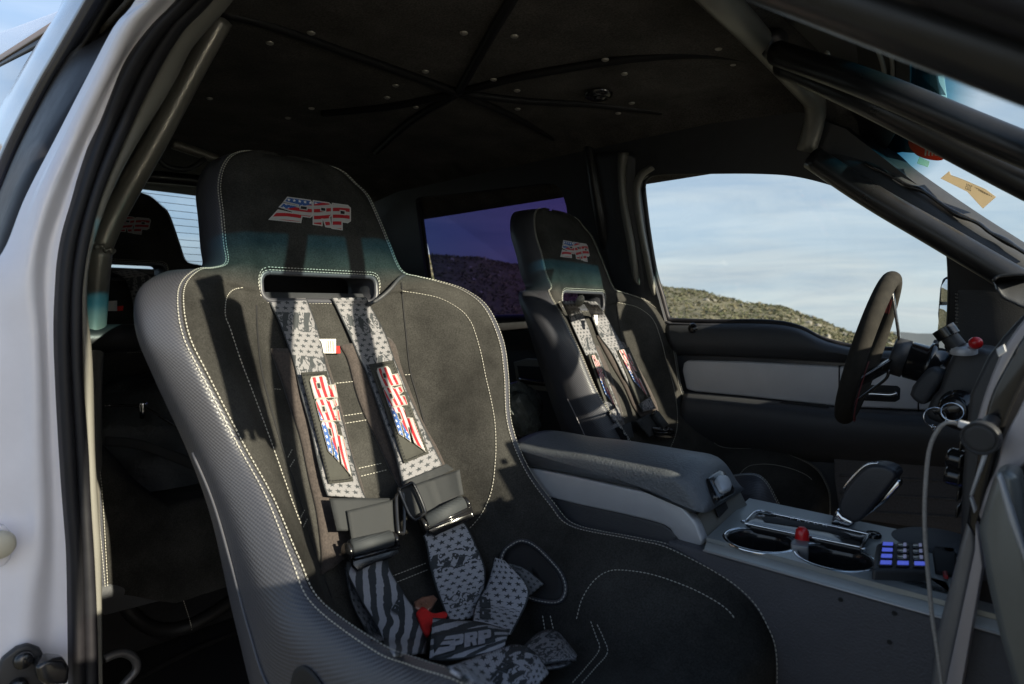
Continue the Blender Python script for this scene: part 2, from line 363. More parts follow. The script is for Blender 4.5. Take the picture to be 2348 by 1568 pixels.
def holes(name, loops, mt, parent=None, thick=.02, off=0, bev=0):
    """flat sheet: first loop outline, the others openings"""
    L3 = [[Vector(p) for p in l] for l in loops]; tris = tessellate_polygon(L3); flat = [p for l in L3 for p in l]
    bm = bmesh.new(); V = [bm.verts.new(p) for p in flat]
    for t in tris:
        try: bm.faces.new([V[i] for i in t])
        except ValueError: pass
    bmesh.ops.recalc_face_normals(bm, faces=bm.faces)
    return finish(name, bm, mt, parent, False, (('solid', thick, off),)+((('bevel', bev),) if bev else ()))
def lathe(name, prof, mt, parent=None, loc=(0, 0, 0), axis=(0, 0, 1), seg=40, mods=()):
    q = Vector((0, 0, 1)).rotation_difference(Vector(axis)); rows = []
    for r, h in prof: rows.append([Vector(loc)+q@Vector((r*math.cos(2*math.pi*k/seg), r*math.sin(2*math.pi*k/seg), h)) for k in range(seg)])
    return grid(name, rows, mt, parent, closed=True, mods=mods)
def torus(name, c, R, r, mt, parent=None, axis=(0, 0, 1), seg=48, s2=12, sx=1.0):
    return lathe(name, [(R+r*math.cos(a), r*sx*math.sin(a)) for a in [2*math.pi*i/s2 for i in range(s2+1)]], mt, parent, c, axis, seg)
def dash_bm(bm, P, w=.0009, dash=.0042, gap=.0018, out=None):
    """thread dashes along a dense 3-D polyline"""
    d = [0]
    for a, b in zip(P, P[1:]): d.append(d[-1]+(b-a).length)
    def at(s):
        j = 0
        import bisect
        j = min(max(bisect.bisect(d, s)-1, 0), len(P)-2); return P[j].lerp(P[j+1], (s-d[j])/max(1e-9, d[j+1]-d[j]))
    s = 0
    while s+dash < d[-1]:
        a, b = at(s), at(s+dash); t = (b-a)
        if t.length > 1e-6:
            t.normalize(); u = t.orthogonal().normalized(); v = t.cross(u); m_ = (a+b)/2
            ra = [bm.verts.new(a+(u*math.cos(k*math.pi/2)+v*math.sin(k*math.pi/2))*w*.4) for k in range(4)]
            rm = [bm.verts.new(m_+(u*math.cos(k*math.pi/2)+v*math.sin(k*math.pi/2))*w) for k in range(4)]
            rb = [bm.verts.new(b+(u*math.cos(k*math.pi/2)+v*math.sin(k*math.pi/2))*w*.4) for k in range(4)]
            for A, B in ((ra, rm), (rm, rb)):
                for k in range(4): bm.faces.new((A[k], A[(k+1) % 4], B[(k+1) % 4], B[k]))
        s += dash+gap

# ================================================================== OUTSIDE
def hash_noise(x, y, s=0):
    from mathutils import noise
    return noise.noise(Vector((x, y, s)))
def fbm(x, y, s=0, o=5):
    return sum(hash_noise(x*2**k, y*2**k, s+k*7.3)/2**k for k in range(o))
RIDGE = [(300, 690), (700, 640), (900, 592), (1000, 588), (1100, 598), (1200, 615), (1350, 640), (1530, 656), (1620, 668), (1700, 688), (1790, 702), (1840, 720), (1880, 730), (1940, 755), (1985, 772), (2040, 755), (2080, 775), (2120, 797), (2170, 806), (2300, 815), (2600, 830)]
def az_of(px): return math.degrees(YAW - math.atan((px-CX_)/F_))       # degrees from the rear axis
RA = []
for px, py in RIDGE:
    d = ray((px, py)); RA.append((math.degrees(math.atan2(d.y, -d.x)), d.z/math.hypot(d.x, d.y)))
def ridge(a):
    if a <= RA[0][0]: return RA[0][1]
    for (a0, e0), (a1, e1) in zip(RA, RA[1:]):
        if a0 <= a <= a1: return e0+(e1-e0)*(a-a0)/(a1-a0)
    return RA[-1][1]
def height(x, y):
    dx, dy = x-CAM.x, y-CAM.y; r = math.hypot(dx, dy); a = math.degrees(math.atan2(dy, -dx))
    base = -1.75 - max(0, r-14)*.115
    if r > 14 : base = -1.75 - 6.5*(1-math.exp(-(r-14)/35)) - max(0, r-60)*.035
    if a > -10 and a < 125:
        top = ridge(a)*175 - .8; t = min(1, max(0, (r-45)/130)); s = t*t*(3-2*t)
        h = base*(1-s)+top*s
        if r > 175: h = top-(r-175)*.22
        h += fbm(x*.03, y*.03)*1.8*s
    else: h = base
    return h + fbm(x*.2, y*.2, 3, 3)*.25*min(1, max(0, (r-8)/20))
rows = []
RAD = [0, 6, 10, 14, 18, 24, 30, 38, 46, 55, 64, 74, 85, 97, 108, 120, 130, 140, 150, 158, 165, 170, 174, 178, 184, 195, 215, 250, 300, 380, 500, 700]
for r in RAD: rows.append([Vector((-r*math.cos(R_(a/2.)), -1+r*math.sin(R_(a/2.)), height(-r*math.cos(R_(a/2.)), -1+r*math.sin(R_(a/2.))))) for a in range(-360, 360)])
GRD = mat('dry_ground', (.100, .092, .056), .95, 0, .35, .5)
g = grid('ground', rows, GRD, closed=True); g['kind'] = 'structure'
# distant range, a low ridge well beyond the valley
rows = [[], [], []]
for k in range(0, 260):
    a = R_(-20+k*.6); e = -.030+.010*fbm(a*6, 1, 5); R = 1500
    for i, (rr, z) in enumerate(((R-500, -190), (R, e*R), (R+500, -190))): rows[i].append(Vector((-rr*math.cos(a), rr*math.sin(a), z)))
h = grid('hills', rows, mat('far_hill', (.10, .115, .12), 1)); h['kind'] = 'structure'
# scrub: leaf clumps on the hillside, one uncountable cover
bm = bmesh.new()
for i in range(30000):
    a = random.uniform(12, 100); r = 178-125*random.random()**1.9
    x, y = -r*math.cos(R_(a)), -1+r*math.sin(R_(a)); z = height(x, y)
    s = random.uniform(.16, .55)*(1.35 if random.random() < .07 else 1)
    for k in range(3):
        c = Vector((x+random.gauss(0, s*.5), y+random.gauss(0, s*.5), z+s*random.uniform(.1, .5)))
        q = [bm.verts.new(c+Vector((random.gauss(0, .5), random.gauss(0, .5), random.gauss(0, .38)))*s) for _ in range(4)]
        try:
            for t in ((0, 1, 2), (0, 2, 3), (0, 1, 3), (1, 2, 3)):
                f = bm.faces.new([q[j] for j in t]); f.material_index = i % 3
        except ValueError: pass
sc = finish('scrub', bm, [mat('scrub_green', (.060, .068, .034), .95), mat('scrub_olive', (.080, .082, .044), .95), mat('scrub_dry', (.108, .098, .058), .95)], None, False)
sc['kind'] = 'stuff'; tag(sc, 'grey green scrub covering the rocky hillside beyond the windows', 'scrub')
bm = bmesh.new()
for i in range(260):
    a = random.uniform(12, 100); r = random.uniform(60, 176); x, y = -r*math.cos(R_(a)), -1+r*math.sin(R_(a)); s = random.uniform(.2, .8)
    mm = Matrix.Translation((x, y, height(x, y)+s*.1)) @ Matrix.Diagonal((s*random.uniform(.7, 1.4), s*random.uniform(.7, 1.4), s*.8, 1))
    vs = bmesh.ops.create_icosphere(bm, subdivisions=1, radius=1, matrix=mm)['verts']
    for v in vs: v.co += Vector((random.gauss(0, 1), random.gauss(0, 1), random.gauss(0, 1)))*s*.13
rk = finish('boulders', bm, mat('pale_rock', (.20, .19, .165), .9, 0, 2, .2), None, False); rk['kind'] = 'stuff'; tag(rk, 'pale boulders scattered among the scrub on the hillside', 'rocks')

# ================================================================== TRUCK BODY
truck = thing('pickup_truck', 'white crew cab pickup truck body seen through its open front passenger door', 'pickup truck', (-.9, 0, -1.2))
def part(o, label=None):
    if label: o['label'] = label
    return o
XP = lambda p: PX(p, -1.05 + .12*max(0, (300-p[1])/300)**1.3)        # jamb depth, moving forward over the door
def jamb(pts, dx=0): return [XP(p)+Vector((dx, 0, 0)) for p in pts]
k1 = [(470, -90), (414, 0), (360, 54), (288, 155), (216, 324), (169, 468), (143, 562), (134, 648), (130, 753), (134, 880), (142, 1030), (150, 1150), (158, 1257), (161, 1400), (163, 1568), (165, 1700)]
k0 = [(365, -90), (322, 0), (282, 47), (226, 151), (146, 306), (72, 450), (28, 562), (-20, 640), (-40, 753), (-60, 880), (-70, 1030), (-80, 1150), (-90, 1257), (-95, 1400), (-100, 1568), (-100, 1700)]
km = [(395, -90), (345, 0), (295, 47), (240, 151), (160, 306), (97, 440), (60, 562), (30, 655), (38, 753), (50, 880), (52, 1030), (45, 1110), (58, 1200), (28, 1330), (20, 1450), (20, 1700)]
km2 = [(398, -90), (350, 0), (306, 50), (252, 153), (172, 312), (112, 445), (76, 562), (66, 655), (76, 753), (82, 880), (84, 1030), (88, 1150), (85, 1257), (70, 1340), (60, 1450), (60, 1700)]
loft('door_jamb', [jamb(k0, -.03), jamb([((a[0]+b[0])/2, a[1]) for a, b in zip(k0, km)], -.014), jamb(km, .0), jamb(km2, .009), jamb([((a[0]*.5+b[0]*.5), b[1]) for a, b in zip(km2, k1)], -.002), jamb(k1, .002)], WHITE, truck, 90, 8, (('solid', .003, -1),))
# weatherstrips: two ribs
k2 = [(535, -90), (482, 0), (425, 54), (360, 155), (288, 299), (223, 450), (194, 562), (181, 640), (178, 711), (181, 860), (193, 1032), (198, 1150), (205, 1257), (212, 1400), (216, 1568), (218, 1700)]
def mixc(a, b, t): 
    A = smooth_curve([Vector((*p, 0)) for p in a], 30); B = smooth_curve([Vector((*p, 0)) for p in b], 30); return [tuple(x.lerp(y, t)[:2]) for x, y in zip(A, B)]
loft('door_seal', [jamb(mixc(k1, k2, t), d) for t, d in ((-.04, .0), (.1, .022), (.34, .018), (.44, .004), (.52, .004), (.66, .022), (.88, .020), (1.0, .0))], RUB, truck, 90, 4, (('solid', .004, -1),))
k3 = [(600, -90), (540, 0), (492, 55), (439, 120), (405, 190), (360, 262), (312, 340), (266, 430), (216, 556), (201, 669), (205, 740), (213, 803), (217, 900), (220, 1032), (227, 1150), (234, 1257), (236, 1400), (238, 1568), (240, 1700)]
k3 = mixc(k3, k3, 0)
loft('pillar_trim', [jamb(mixc(k2, k3, t), d) for t, d in ((.0, .006), (.3, .012), (.75, .004), (1.0, -.03))]+[[p+Vector((-.25, .0, 0)) for p in jamb(k3, -.03)]], TRIMG, truck, 90, 6, (('solid', .004, 1),))
# rear door (closed, behind the pillar)
lean = ((0, -.85, 0), (0, -1, .27))
def rd(pts): return [PP(p, *lean) for p in pts]
prism('rear_door_glass', rd([(-80, 420), (-80, 190), (0, 140), (168, 54), (158, 72), (83, 200), (0, 352), (-40, 440)]), (0, .012, 0), GL_DARK, truck, .002)
s0 = [(173, 14), (158, 50), (110, 118), (60, 195), (20, 262), (-20, 330), (-60, 420)]
s1 = [(262, -30), (245, 0), (173, 119), (128, 192), (83, 274), (40, 362), (0, 461), (-30, 560)]
loft('door_frame_strip', [rd(s0), [p+Vector((0, -.008, 0)) for p in rd(mixc(s0, s1, .5))], rd(s1)], mat('satin_black_pillar', (.05, .06, .10), .14, 0, 6, .2, coat=1), truck, 40, 5, (('solid', .02, -1),))
s2 = [(345, 0), (300, 45), (246, 130), (166, 285), (92, 430), (48, 540), (10, 640)]
loft('rear_door_seal', [rd(s1), [PX(p, -1.16) for p in mixc(s1, s2, .5)], [PX(p, -1.10) for p in s2]], RUB, truck, 40, 5, (('solid', .006, -1),))
prism('drip_rail', rd([(-60, 165), (0, 134), (168, 34), (173, 46), (0, 146), (-60, 178)]), (0, -.012, 0), mat('amber_edge', (.28, .16, .06), .4, .3), truck, .002)
prism('window_channel', rd([(-60, 180), (0, 147), (168, 47), (160, 70), (0, 152), (-60, 190)]), (0, -.006, 0), BLK, truck, .002)
prism('roof_rail', rd([(-80, 160), (-80, 110), (0, 72), (120, 26), (260, -40), (220, 0), (165, 33), (0, 128)]), (0, .05, 0), WHITE, truck, .01)
# striker and latch at the foot of the jamb
lt = thing('door_striker', 'black bolted door striker block at the foot of the white jamb', 'door striker', tuple(PX((60, 1500), -1.0)))
X0 = -1.035
prism('base_plate', [PX(p, X0) for p in zf([]) or [(-20, 1568), (0, 1505), (35, 1478), (62, 1470), (88, 1480), (100, 1500), (98, 1568), (60, 1600), (-20, 1600)]], (.012, 0, 0), BLK, lt, .004)
prism('latch_block', [PX(p, X0+.014) for p in [(70, 1510), (102, 1494), (140, 1498), (148, 1515), (145, 1550), (95, 1552), (78, 1540)]], (.03, 0, 0), BLKG, lt, .005)
lathe('bolt', [(0, .012), (.009, .012), (.011, .008), (.011, 0)], BLKG, lt, PX((52, 1510), X0+.012), (1, 0, 0), 20)
lathe('bolt', [(0, .012), (.009, .012), (.011, .008), (.011, 0)], BLKG, lt, PX((40, 1572), X0+.012), (1, 0, 0), 20)
lp = thing('access_plug', 'cream oval plug set in the white door jamb at the left edge', 'plug', tuple(PX((5, 1245), -1.04)))
prism('plug_rim', [PX(p, -1.045) for p in [(-20, 1196), (6, 1200), (22, 1216), (23, 1275), (8, 1292), (-20, 1300)]], (.012, 0, 0), WHITE, lp, .004)
lathe('plug_disc', [(0, .012), (.014, .012), (.017, .008), (.018, 0)], mat('cream_plastic', (.55, .52, .42), .4), lp, PX((-2, 1248), -1.03), (1, 0, 0), 28)

# cabin shell --------------------------------------------------------------
# roof: headliner sheet with dropped edges
ys = [(-.72, .435), (-.68, .475), (-.60, .53), (-.50, .553), (0, .562), (.50, .553), (.60, .53), (.68, .465), (.74, .40)]
rows = []
for x in [-2.85, -2.6, -2.2, -1.8, -1.4, -1.1, -.8, -.55, -.44]:
    dz = -.02*max(0, (x+.8)/.36) - .06*max(0, (-x-2.3)/.5)
    rows.append([Vector((x, y, z+dz)) for y, z in smooth_curve([(a, b, 0) for a, b in ys], 40) for _ in (0,)] if False else [Vector((x, p.x, p.y+dz)) for p in smooth_curve([(a, b, 0) for a, b in ys], 40)])
grid('headliner', rows, LINER, truck, mods=(('solid', .006, 1),))
hx = [-.44, -.36, -.27]
rows = [[Vector((x, p.x*1.0, p.y-.02-.12*(x+.44)+(.012 if i == 1 else 0))) for p in smooth_curve([(a, b, 0) for a, b in ys], 30)] for i, x in enumerate(hx)]
grid('header_panel', rows, BLK, truck, mods=(('solid', .01, 1),))
# outer roof skin keeps the sun out
yr = [(-.66, .50), (-.60, .535)]+ys[3:]
rows = [[Vector((x, p.x*1.04, p.y+.04-.03*max(0, (x+.8)/.5))) for p in smooth_curve([(a, b, 0) for a, b in yr], 30)] for x in (-2.95, -2.0, -1.1, -.6, -.27)]
grid('roof', rows, WHITE, truck, mods=(('solid', .006, 1),))
HZ = .548
# seams of the headliner, gathered at the centre
hub = (1050, 214)
seams = [[(1185, -20), (1120, 90), (1075, 170), hub], [(500, 30), (620, 60), (800, 124), (950, 178), hub], [hub, (1180, 180), (1311, 156), (1450, 136), (1591, 126), (1700, 133), (1790, 150)],
         [hub, (1200, 232), (1351, 240), (1483, 254), (1640, 270), (1740, 284)], [hub, (1180, 270), (1323, 348)], [hub, (940, 280), (860, 350)], [hub, (900, 245), (740, 262)]]
for sm in seams:
    pts = [PZ(p, HZ) for p in sm]; o = tube('headliner_seam', [p+Vector((0, 0, .002)) for p in pts], .0105, TRIMK, truck, 10, 30)
lob = [(x, y) for x, y in z3([])]
snaps = zt([(780, 188), (1070, 207), (560, 408), (950, 455), (390, 490), (340, 558), (1085, 518), (1088, 624), (1590, 341), (1700, 422), (1742, 590), (1665, 648), (2240, 277), (2325, 366), (2265, 651), (2175, 701), (1875, 815), (1425, 807), (505, 613)]) + [(618, 98), (713, 75), (1795, 298), (1723, 299), (1783, 223), (714, 248), (660, 270), (480, 225)]
SNAP = mat('snap_rivet', (.40, .37, .32), .35, .5)
s_first = None
for p in snaps:
    c = PZ(p, HZ-.004)
    o = lathe('headliner_snap', [(0, -.0035), (.006, -.003), (.0078, -.0015), (.0082, 0)], SNAP, truck, c, (0, 0, 1), 20)
# dome lamp on liner
dl = thing('dome_lamp', 'small black oval dome lamp set in the headliner near the driver side', 'dome lamp', tuple(PZ((1372, 216), HZ)))
lathe('lamp_bezel', [(0, -.012), (.026, -.011), (.034, -.006), (.036, 0)], BLKG, dl, PZ((1372, 216), HZ-.002), seg=32)
lathe('lamp_lens', [(0, -.016), (.014, -.015), (.018, -.011)], BLKG, dl, PZ((1372, 216), HZ-.002), seg=32)

# driver-side wall: leaning above the belt line
FD = .80
def fw(p):                                   # far window plane (leans inward)
    return PP(p, (0, FD, -.05), (0, 1, .25))
def pl(x, z): return Vector((x, FD-.25*(z+.05), z))
W1 = smooth_curve([(*p, 0) for p in [(1478, 432), (1487, 406), (1520, 397), (1600, 394), (1740, 393), (1840, 401), (1950, 432), (2050, 478), (2130, 530), (2172, 560)]], 40)
W1 = [tuple(p[:2]) for p in W1] + [(2180, 572), (2184, 640), (2182, 720), (2176, 800), (2170, 805)] + [tuple(p[:2]) for p in smooth_curve([(*p, 0) for p in [(2120, 804), (1990, 800), (1925, 789), (1880, 775), (1840, 754), (1800, 743), (1740, 738), (1640, 738), (1548, 735)]], 24)] + [(1536, 730), (1522, 680), (1505, 620), (1490, 530)]
W2 = [(968, 470), (967, 456), (975, 450), (1100, 437), (1265, 418), (1285, 420), (1302, 434), (1312, 470), (1325, 560), (1345, 745), (1010, 735), (990, 640)]
w1 = [fw(p) for p in W1]; w2 = [fw(p) for p in W2]
def shrink(l, k):
    c = sum(l, Vector())/len(l); return [c+(p-c)*k for p in l]
up_ = [pl(-2.9, -.05), pl(.05, -.05), pl(.05, .30), pl(-.30, .46), pl(-2.9, .46)]
lo_z = -.13
outline = [pl(-2.9, lo_z), pl(.6, lo_z), pl(.6, -.10), pl(.02, -.05), pl(-.46, .44), pl(-.6, .52), pl(-2.9, .52)]
holes('driver_side_wall', [outline, w1, w2], BLK, truck, .035, -1)
def rim(name, loop, r, mt, parent, k=1.0, off=(0, 0, 0)):
    l = [p+Vector(off) for p in shrink(loop, k)]; return tube(name, l+[l[0]], r, mt, parent, 10, 160)
rim('window_seal', w1, .009, RUB, truck, 1.0, (0, -.012, 0)); rim('window_seal', w2, .009, RUB, truck, 1.0, (0, -.012, 0))
def pane(name, loop, mt, k=1.02, off=.02):
    bm = bmesh.new(); prism_bm(bm, [p+Vector((0, off, 0)) for p in shrink(loop, k)], (0, .004, 0)); return finish(name, bm, mt, truck, False)
def pane_rect(name, loop, mt):
    xs = [p.x for p in loop]; zs = [p.z for p in loop]; a, b, c, d = min(xs)-.04, max(xs)+.03, min(zs)-.03, max(zs)+.01
    q = [pl(a, c), pl(b, c), pl(b, min(d, .49-.05)), pl(a, d)]
    if name[0] == 'f': q = [pl(a, c), pl(b, c), pl(b, .14), pl(-.43, d), pl(a, d)]
    holes(name, [[p+Vector((0, .045, .011)) for p in q]], mt, truck, 0)
pane_rect('front_window_glass', w1, GL_CLEAR); pane_rect('rear_window_glass', w2, GL_PURP)
part(bpy.data.objects['front_window_glass'], 'clear driver door window'); part(bpy.data.objects['rear_window_glass'], 'purple tinted rear door window')
# outward flange round the front window (frame depth, lit by the sun)
l1 = [p+Vector((0, -.035, 0)) for p in shrink(w1, 1.045)]
# lower side wall down to the floor
box('lower_side_wall', (-2.9, .845, -1.0), (.6, .88, lo_z+.002), BLK, truck)
# near-side walls behind the pillar and above
rows = [[Vector((x, y, z)) for y, z in ((-.84, -1.0), (-.84, -.1), (-.815, .0), (-.76, .2), (-.705, .40), (-.67, .47))] for x in (-2.9, -2.0, -1.25)]
grid('near_side_wall', rows, BLK, truck, mods=(('solid', .02, -1),))
# rear wall and rear window
rw = []
y0, y1, z0, z1 = -.60, .62, .165, .505
def rr_(y, z): return Vector((-2.80+(z-.1)*.12, y, z))
ro = [rr_(-.95, -1.0), rr_(.95, -1.0), rr_(.95, .62), rr_(-.95, .62)]
ri = [rr_(y0, z0), rr_(y1, z0), rr_(y1, z1-.03), rr_(y1-.03, z1), rr_(y0+.03, z1), rr_(y0, z1-.03)]
holes('rear_wall', [ro, ri], BLK, truck, .03, 0)
holes('back_window_glass', [[p+Vector((-.01, 0, 0)) for p in shrink(ri, 1.03)]], GL_REAR, truck, 0)
bm = bmesh.new()
for i in range(11):
    z = z0+.012+i*.0285; tube_bm(bm, [rr_(y0, z)+Vector((-.004, 0, 0)), rr_(y1, z)+Vector((-.004, 0, 0))], .0011, 6)
finish('defroster_lines', bm, BLK, truck)
# floor
box('floor', (-2.9, -.84, -1.02), (.7, .86, -.98), CARPET, truck)
box('rear_bench', (-2.75, -.72, -.98), (-1.95, .72, -.52), CARPET, truck, .04)
box('door_sill', (-1.2, -.88, -1.0), (.6, -.78, -.90), BLK, truck, .01)
# windshield: curved sheet with a blue shade band at the top
def wsp(y, t):
    b = (y/.75)**2
    k = .17 if y > 0 else .05; k2 = .24 if y > 0 else .10
    a = Vector((-.265-k*b, y, .462-.05*b)); c = Vector((.28-k2*b, y*1.06, -.035)); return a.lerp(c, t)
rows = [[wsp(-.79+1.53*j/24, t/16) for j in range(25)] for t in range(17)]
grid('windshield', rows, GL_WIND, truck, uv=lambda i, j: (j/24, i/16))
# header edge & frit
rows = [[wsp(-.79+1.53*j/24, t)+Vector((-.004, 0, -.003)) for j in range(25)] for t in (-.10, 0, .065)]
grid('windshield_frit', rows, BLKCAV, truck, mods=(('solid', .004),))
def npl(y, dx): return [wsp(y, t/8)+Vector((dx*max(0, min(1, (t-2)/3)), 0, 0)) for t in range(-1, 10)]
loft('near_front_pillar', [npl(-.755, .0), npl(-.80, .05), npl(-.85, .10), npl(-.90, .12)], WHITE, truck, 30, 5, (('solid', .01),))
# driver-side A pillar trim and quarter (sail) panel
loft('front_pillar_trim', [[PY(p, .72) for p in [(1930, 262), (2052, 350), (2092, 386), (2160, 435), (2250, 496), (2347, 558), (2480, 645)]], [PY(p, .67) for p in [(1900, 300), (2030, 392), (2080, 425), (2160, 478), (2250, 536), (2347, 598), (2480, 685)]], [PY(p, .66) for p in [(1870, 350), (2000, 440), (2080, 487), (2160, 535), (2250, 590), (2347, 650), (2480, 735)]], [PY(p, .70) for p in [(1830, 385), (1960, 445), (2050, 490), (2130, 545), (2200, 600), (2347, 700), (2480, 790)]]], BLK, truck, 40, 6, (('solid', .004),))
prism('sail_panel', [PY(p, .74) for p in [(2183, 560), (2260, 600), (2347, 660), (2420, 700), (2420, 840), (2200, 815), (2184, 800), (2192, 700)]], (0, .05, 0), BLKS, truck, .006)
# far B pillar: trim and grey strips drawn where the sun streaks its edges
def fc(pts, y): return [PY(p, y) for p in pts]
def fl(pts, d):                               # points a distance d inboard of the leaning driver-side wall
    o = []
    for p in pts:
        q = PP(p, (0, FD-d, -.05), (0, 1, .25)); k = .038*min(1, max(0, (q.z-.03)/.10))
        if d > .004: q = PP(p, (0, FD-d-k, -.05), (0, 1, .25))
        o.append(q if q.z > -.05 else PY(p, FD-d))
    return o
loft('centre_pillar_trim', [fl([(1325, 350), (1340, 480), (1360, 640), (1385, 800)], .003), fl([(1380, 350), (1395, 480), (1415, 640), (1440, 800)], .010), fl([(1440, 350), (1440, 480), (1470, 640), (1500, 800)], .010), fl([(1480, 370), (1480, 430), (1494, 560), (1526, 800)], .003)], BLK, truck, 40, 6)
loft('guide_highlight_strip', [fl([(1418, 350), (1417, 400), (1422, 466), (1438, 560), (1451, 640)], .02), fl([(1428, 350), (1424, 400), (1429, 466), (1446, 560), (1459, 650)], .035), fl([(1440, 350), (1433, 400), (1437, 466), (1454, 560), (1467, 655)], .015)], TRIMG, truck, 30, 5)  # grey strip along the guide stands in for a sun highlight
loft('flange_highlight_strip', [fl([(1490, 378), (1462, 398), (1452, 440), (1462, 520), (1478, 600), (1493, 675)], .018), fl([(1495, 382), (1469, 402), (1459, 440), (1469, 520), (1485, 600), (1500, 678)], .03), fl([(1500, 388), (1476, 406), (1466, 440), (1475, 520), (1490, 600), (1506, 682)], .018)], TRIMG, truck, 40, 4)  # second highlight streak, drawn as a grey strip on the flange
box('roof_side_rail', (-1.0, -.80, .478), (-.25, -.66, .53), WHITE, truck, .01)
box('front_fender', (.12, -.98, -1.25), (1.5, -.76, -.10), WHITE, truck, .04)
box('hood', (.42, -.76, -.35), (1.5, .80, -.10), WHITE, truck, .05)

# ================================================================== ROLL CAGE
cage = thing('roll_cage', 'grey and black tube roll cage around the cab with header hoop and windshield bars', 'roll cage', (-1.3, 0, -.95))
# hoop behind the near pillar
pts = [PX(p, x) for p, x in [((508, 42), -1.22), ((440, 165), -1.26), ((362, 312), -1.30), ((298, 425), -1.33), ((258, 500), -1.35), ((229, 568), -1.36)]]
tube('hoop_leg', pts, .0205, TUBEG, cage, 20, 40)
pts2 = [PX(p, x) for p, x in [((229, 568), -1.36), ((222, 650), -1.37), ((214, 760), -1.38), ((205, 900), -1.38), ((205, 1300), -1.38)]]
tube('hoop_leg', pts2, .0205, TUBEG, cage, 20, 40)
bm = bmesh.new(); wc = PX((229, 566), -1.36); wd_ = (pts[-1]-pts[-2]).normalized(); wu = wd_.orthogonal().normalized(); wv_ = wd_.cross(wu)
tube_bm(bm, [wc+(wu*math.cos(a)+wv_*math.sin(a))*.0212+wd_*.002*math.sin(a*9) for a in [2*math.pi*i/40 for i in range(41)]], lambda t: .0042+.0012*math.sin(t*110), 8, 120)
finish('weld_bead', bm, TUBEG, cage)
# header tube: lateral, bending down the driver-side pillar
HA = Vector((-.46, -.62, .455)); HB = Vector(PX((1883, 236), -.485)); HC = Vector(PY((1848, 345), .63))
t0 = PX((1650, 0), -.45)
HB = Vector((-.485, .60, PY((1880, 243), .60).z)); HB.x = PY((1880, 243), .60).x
hp = [HA, Vector((-.45, -.45, .50)), t0, PY((1790, 128), .27)] 
tube('header_tube', [HA, Vector((-.45, -.45, .505)), t0, PY((1757, 110), .26)]+bend(PY((1800, 160), .36), HB, HC, .07)[1:], .0235, TUBEG, cage, 20, 80)
# near the joint: boss and sockets
JO = PY((1772, 112), .25)
lathe('joint_boss', [(0, -.012), (.024, -.012), (.028, -.006), (.028, .006), (.024, .012), (0, .012)], TUBEB, cage, JO+Vector((.01, -.02, .0)), (1, -.3, -.4), 24)
tube('windshield_bar', [PY((1782, 122), .22), PD((2000, 198), .98), PD((2347, 343), .84), PD((2600, 440), .72)], .0222, TUBEB, cage, 20)
tube('windshield_bar', [PY((1795, 148), .24), PD((2000, 238), 1.02), PD((2347, 416), .90), PD((2600, 535), .80)], .0225, TUBEB, cage, 20)
for ys_ in ((-.425, -.50, -.515), (-.315, -.335, -.36)):
    tube('shadow_bar', [wsp(y_, t)+Vector((-.022, 0, -.014)) for y_, t in zip(ys_, (.02, .48, .95))], .018, TUBEB, cage, 16)  # unseen bars added to cast the shadow bands on the passenger seat
tube('pillar_bar', [PY((1862, 362), .60), PY((2000, 452), .60), PY((2160, 545), .60), PY((2347, 655), .60), PY((2500, 745), .60)], .027, TUBEB, cage, 20)
# near A-pillar bar and the door seals above it (close to the camera)
yn = -.58
def na(pts, y): return [PY(p, y) for p in pts]
tube('near_pillar_bar', na([(1560, -135), (1800, -52), (2100, 52), (2400, 156), (2600, 225)], yn), .0195, TUBEB, cage, 24)
# harness bar and rear structure
tube('harness_bar', [(-1.38, -.80, -.056), (-1.38, .60, -.040), (-1.38, .80, -.040)], .0275, TUBEB, cage, 20)
tube('rear_diagonal', [PX((225, 1230), -1.7), PX((300, 1405), -1.7), PX((420, 1440), -1.6), PX((600, 1330), -1.6)], .018, TRIMK, cage, 16)
tube('rear_diagonal', [PX((240, 1600), -1.5), PX((420, 1500), -1.6), PX((640, 1410), -1.7)], .008, TRIMK, cage, 12)
tube('rear_hoop', [(-2.45, -.62, -.9), (-2.45, -.62, .2), (-2.42, -.52, .42), (-2.4, 0, .47), (-2.42, .5, .44), (-2.45, .62, .2), (-2.45, .62, -.9)], .022, TUBEB, cage, 14, 60)
tube('rear_brace', [PX((395, 330), -2.2), PX((440, 345), -2.2), PX((500, 366), -2.2)], .016, TUBEG, cage, 12)
tube('driver_hoop_leg', [PY(p, y) for p, y in (((1352, 330), .63), ((1366, 430), .65), ((1383, 530), .69), ((1397, 610), .77), ((1412, 700), .90))], .021, TUBEB, cage, 16)
tube('grab_loop', [PX(p, -2.1) for p in [(350, 345), (380, 380), (430, 388), (470, 365)]], .009, BLK, cage, 10)

# near A-pillar and roof-edge seals at the top right
o = loft('near_pillar_trim', [na([(1500, -215), (1900, -75), (2400, 110), (2600, 185)], -.60), na([(1500, -250), (1900, -110), (2400, 65), (2600, 140)], -.62), na([(1500, -300), (1900, -140), (2400, 45), (2600, 120)], -.60), na([(1500, -400), (1900, -250), (2400, -40), (2600, 30)], -.65)], TRIMK, truck, 30, 6)
tube('door_opening_seal', na([(1560, -230), (1900, -100), (2400, 68), (2600, 142)], -.63), .0062, RUB, truck, 14)
tube('door_opening_seal', na([(1560, -290), (1900, -150), (2400, 18), (2600, 94)], -.65), .0080, RUB, truck, 14)
# header detail behind the bars: sheet ribs
for a in ([(1895, 120), (1905, 145), (1915, 180), (1920, 200)], [(2010, 110), (2018, 130), (2026, 160), (2028, 195)], [(2040, 118), (2045, 140), (2046, 170), (2046, 200)], [(2085, 132), (2082, 160), (2078, 190), (2080, 210)]):
    tube('header_rib', [PZ(p, .437) for p in a], .004, TRIMG, truck, 8, 16)

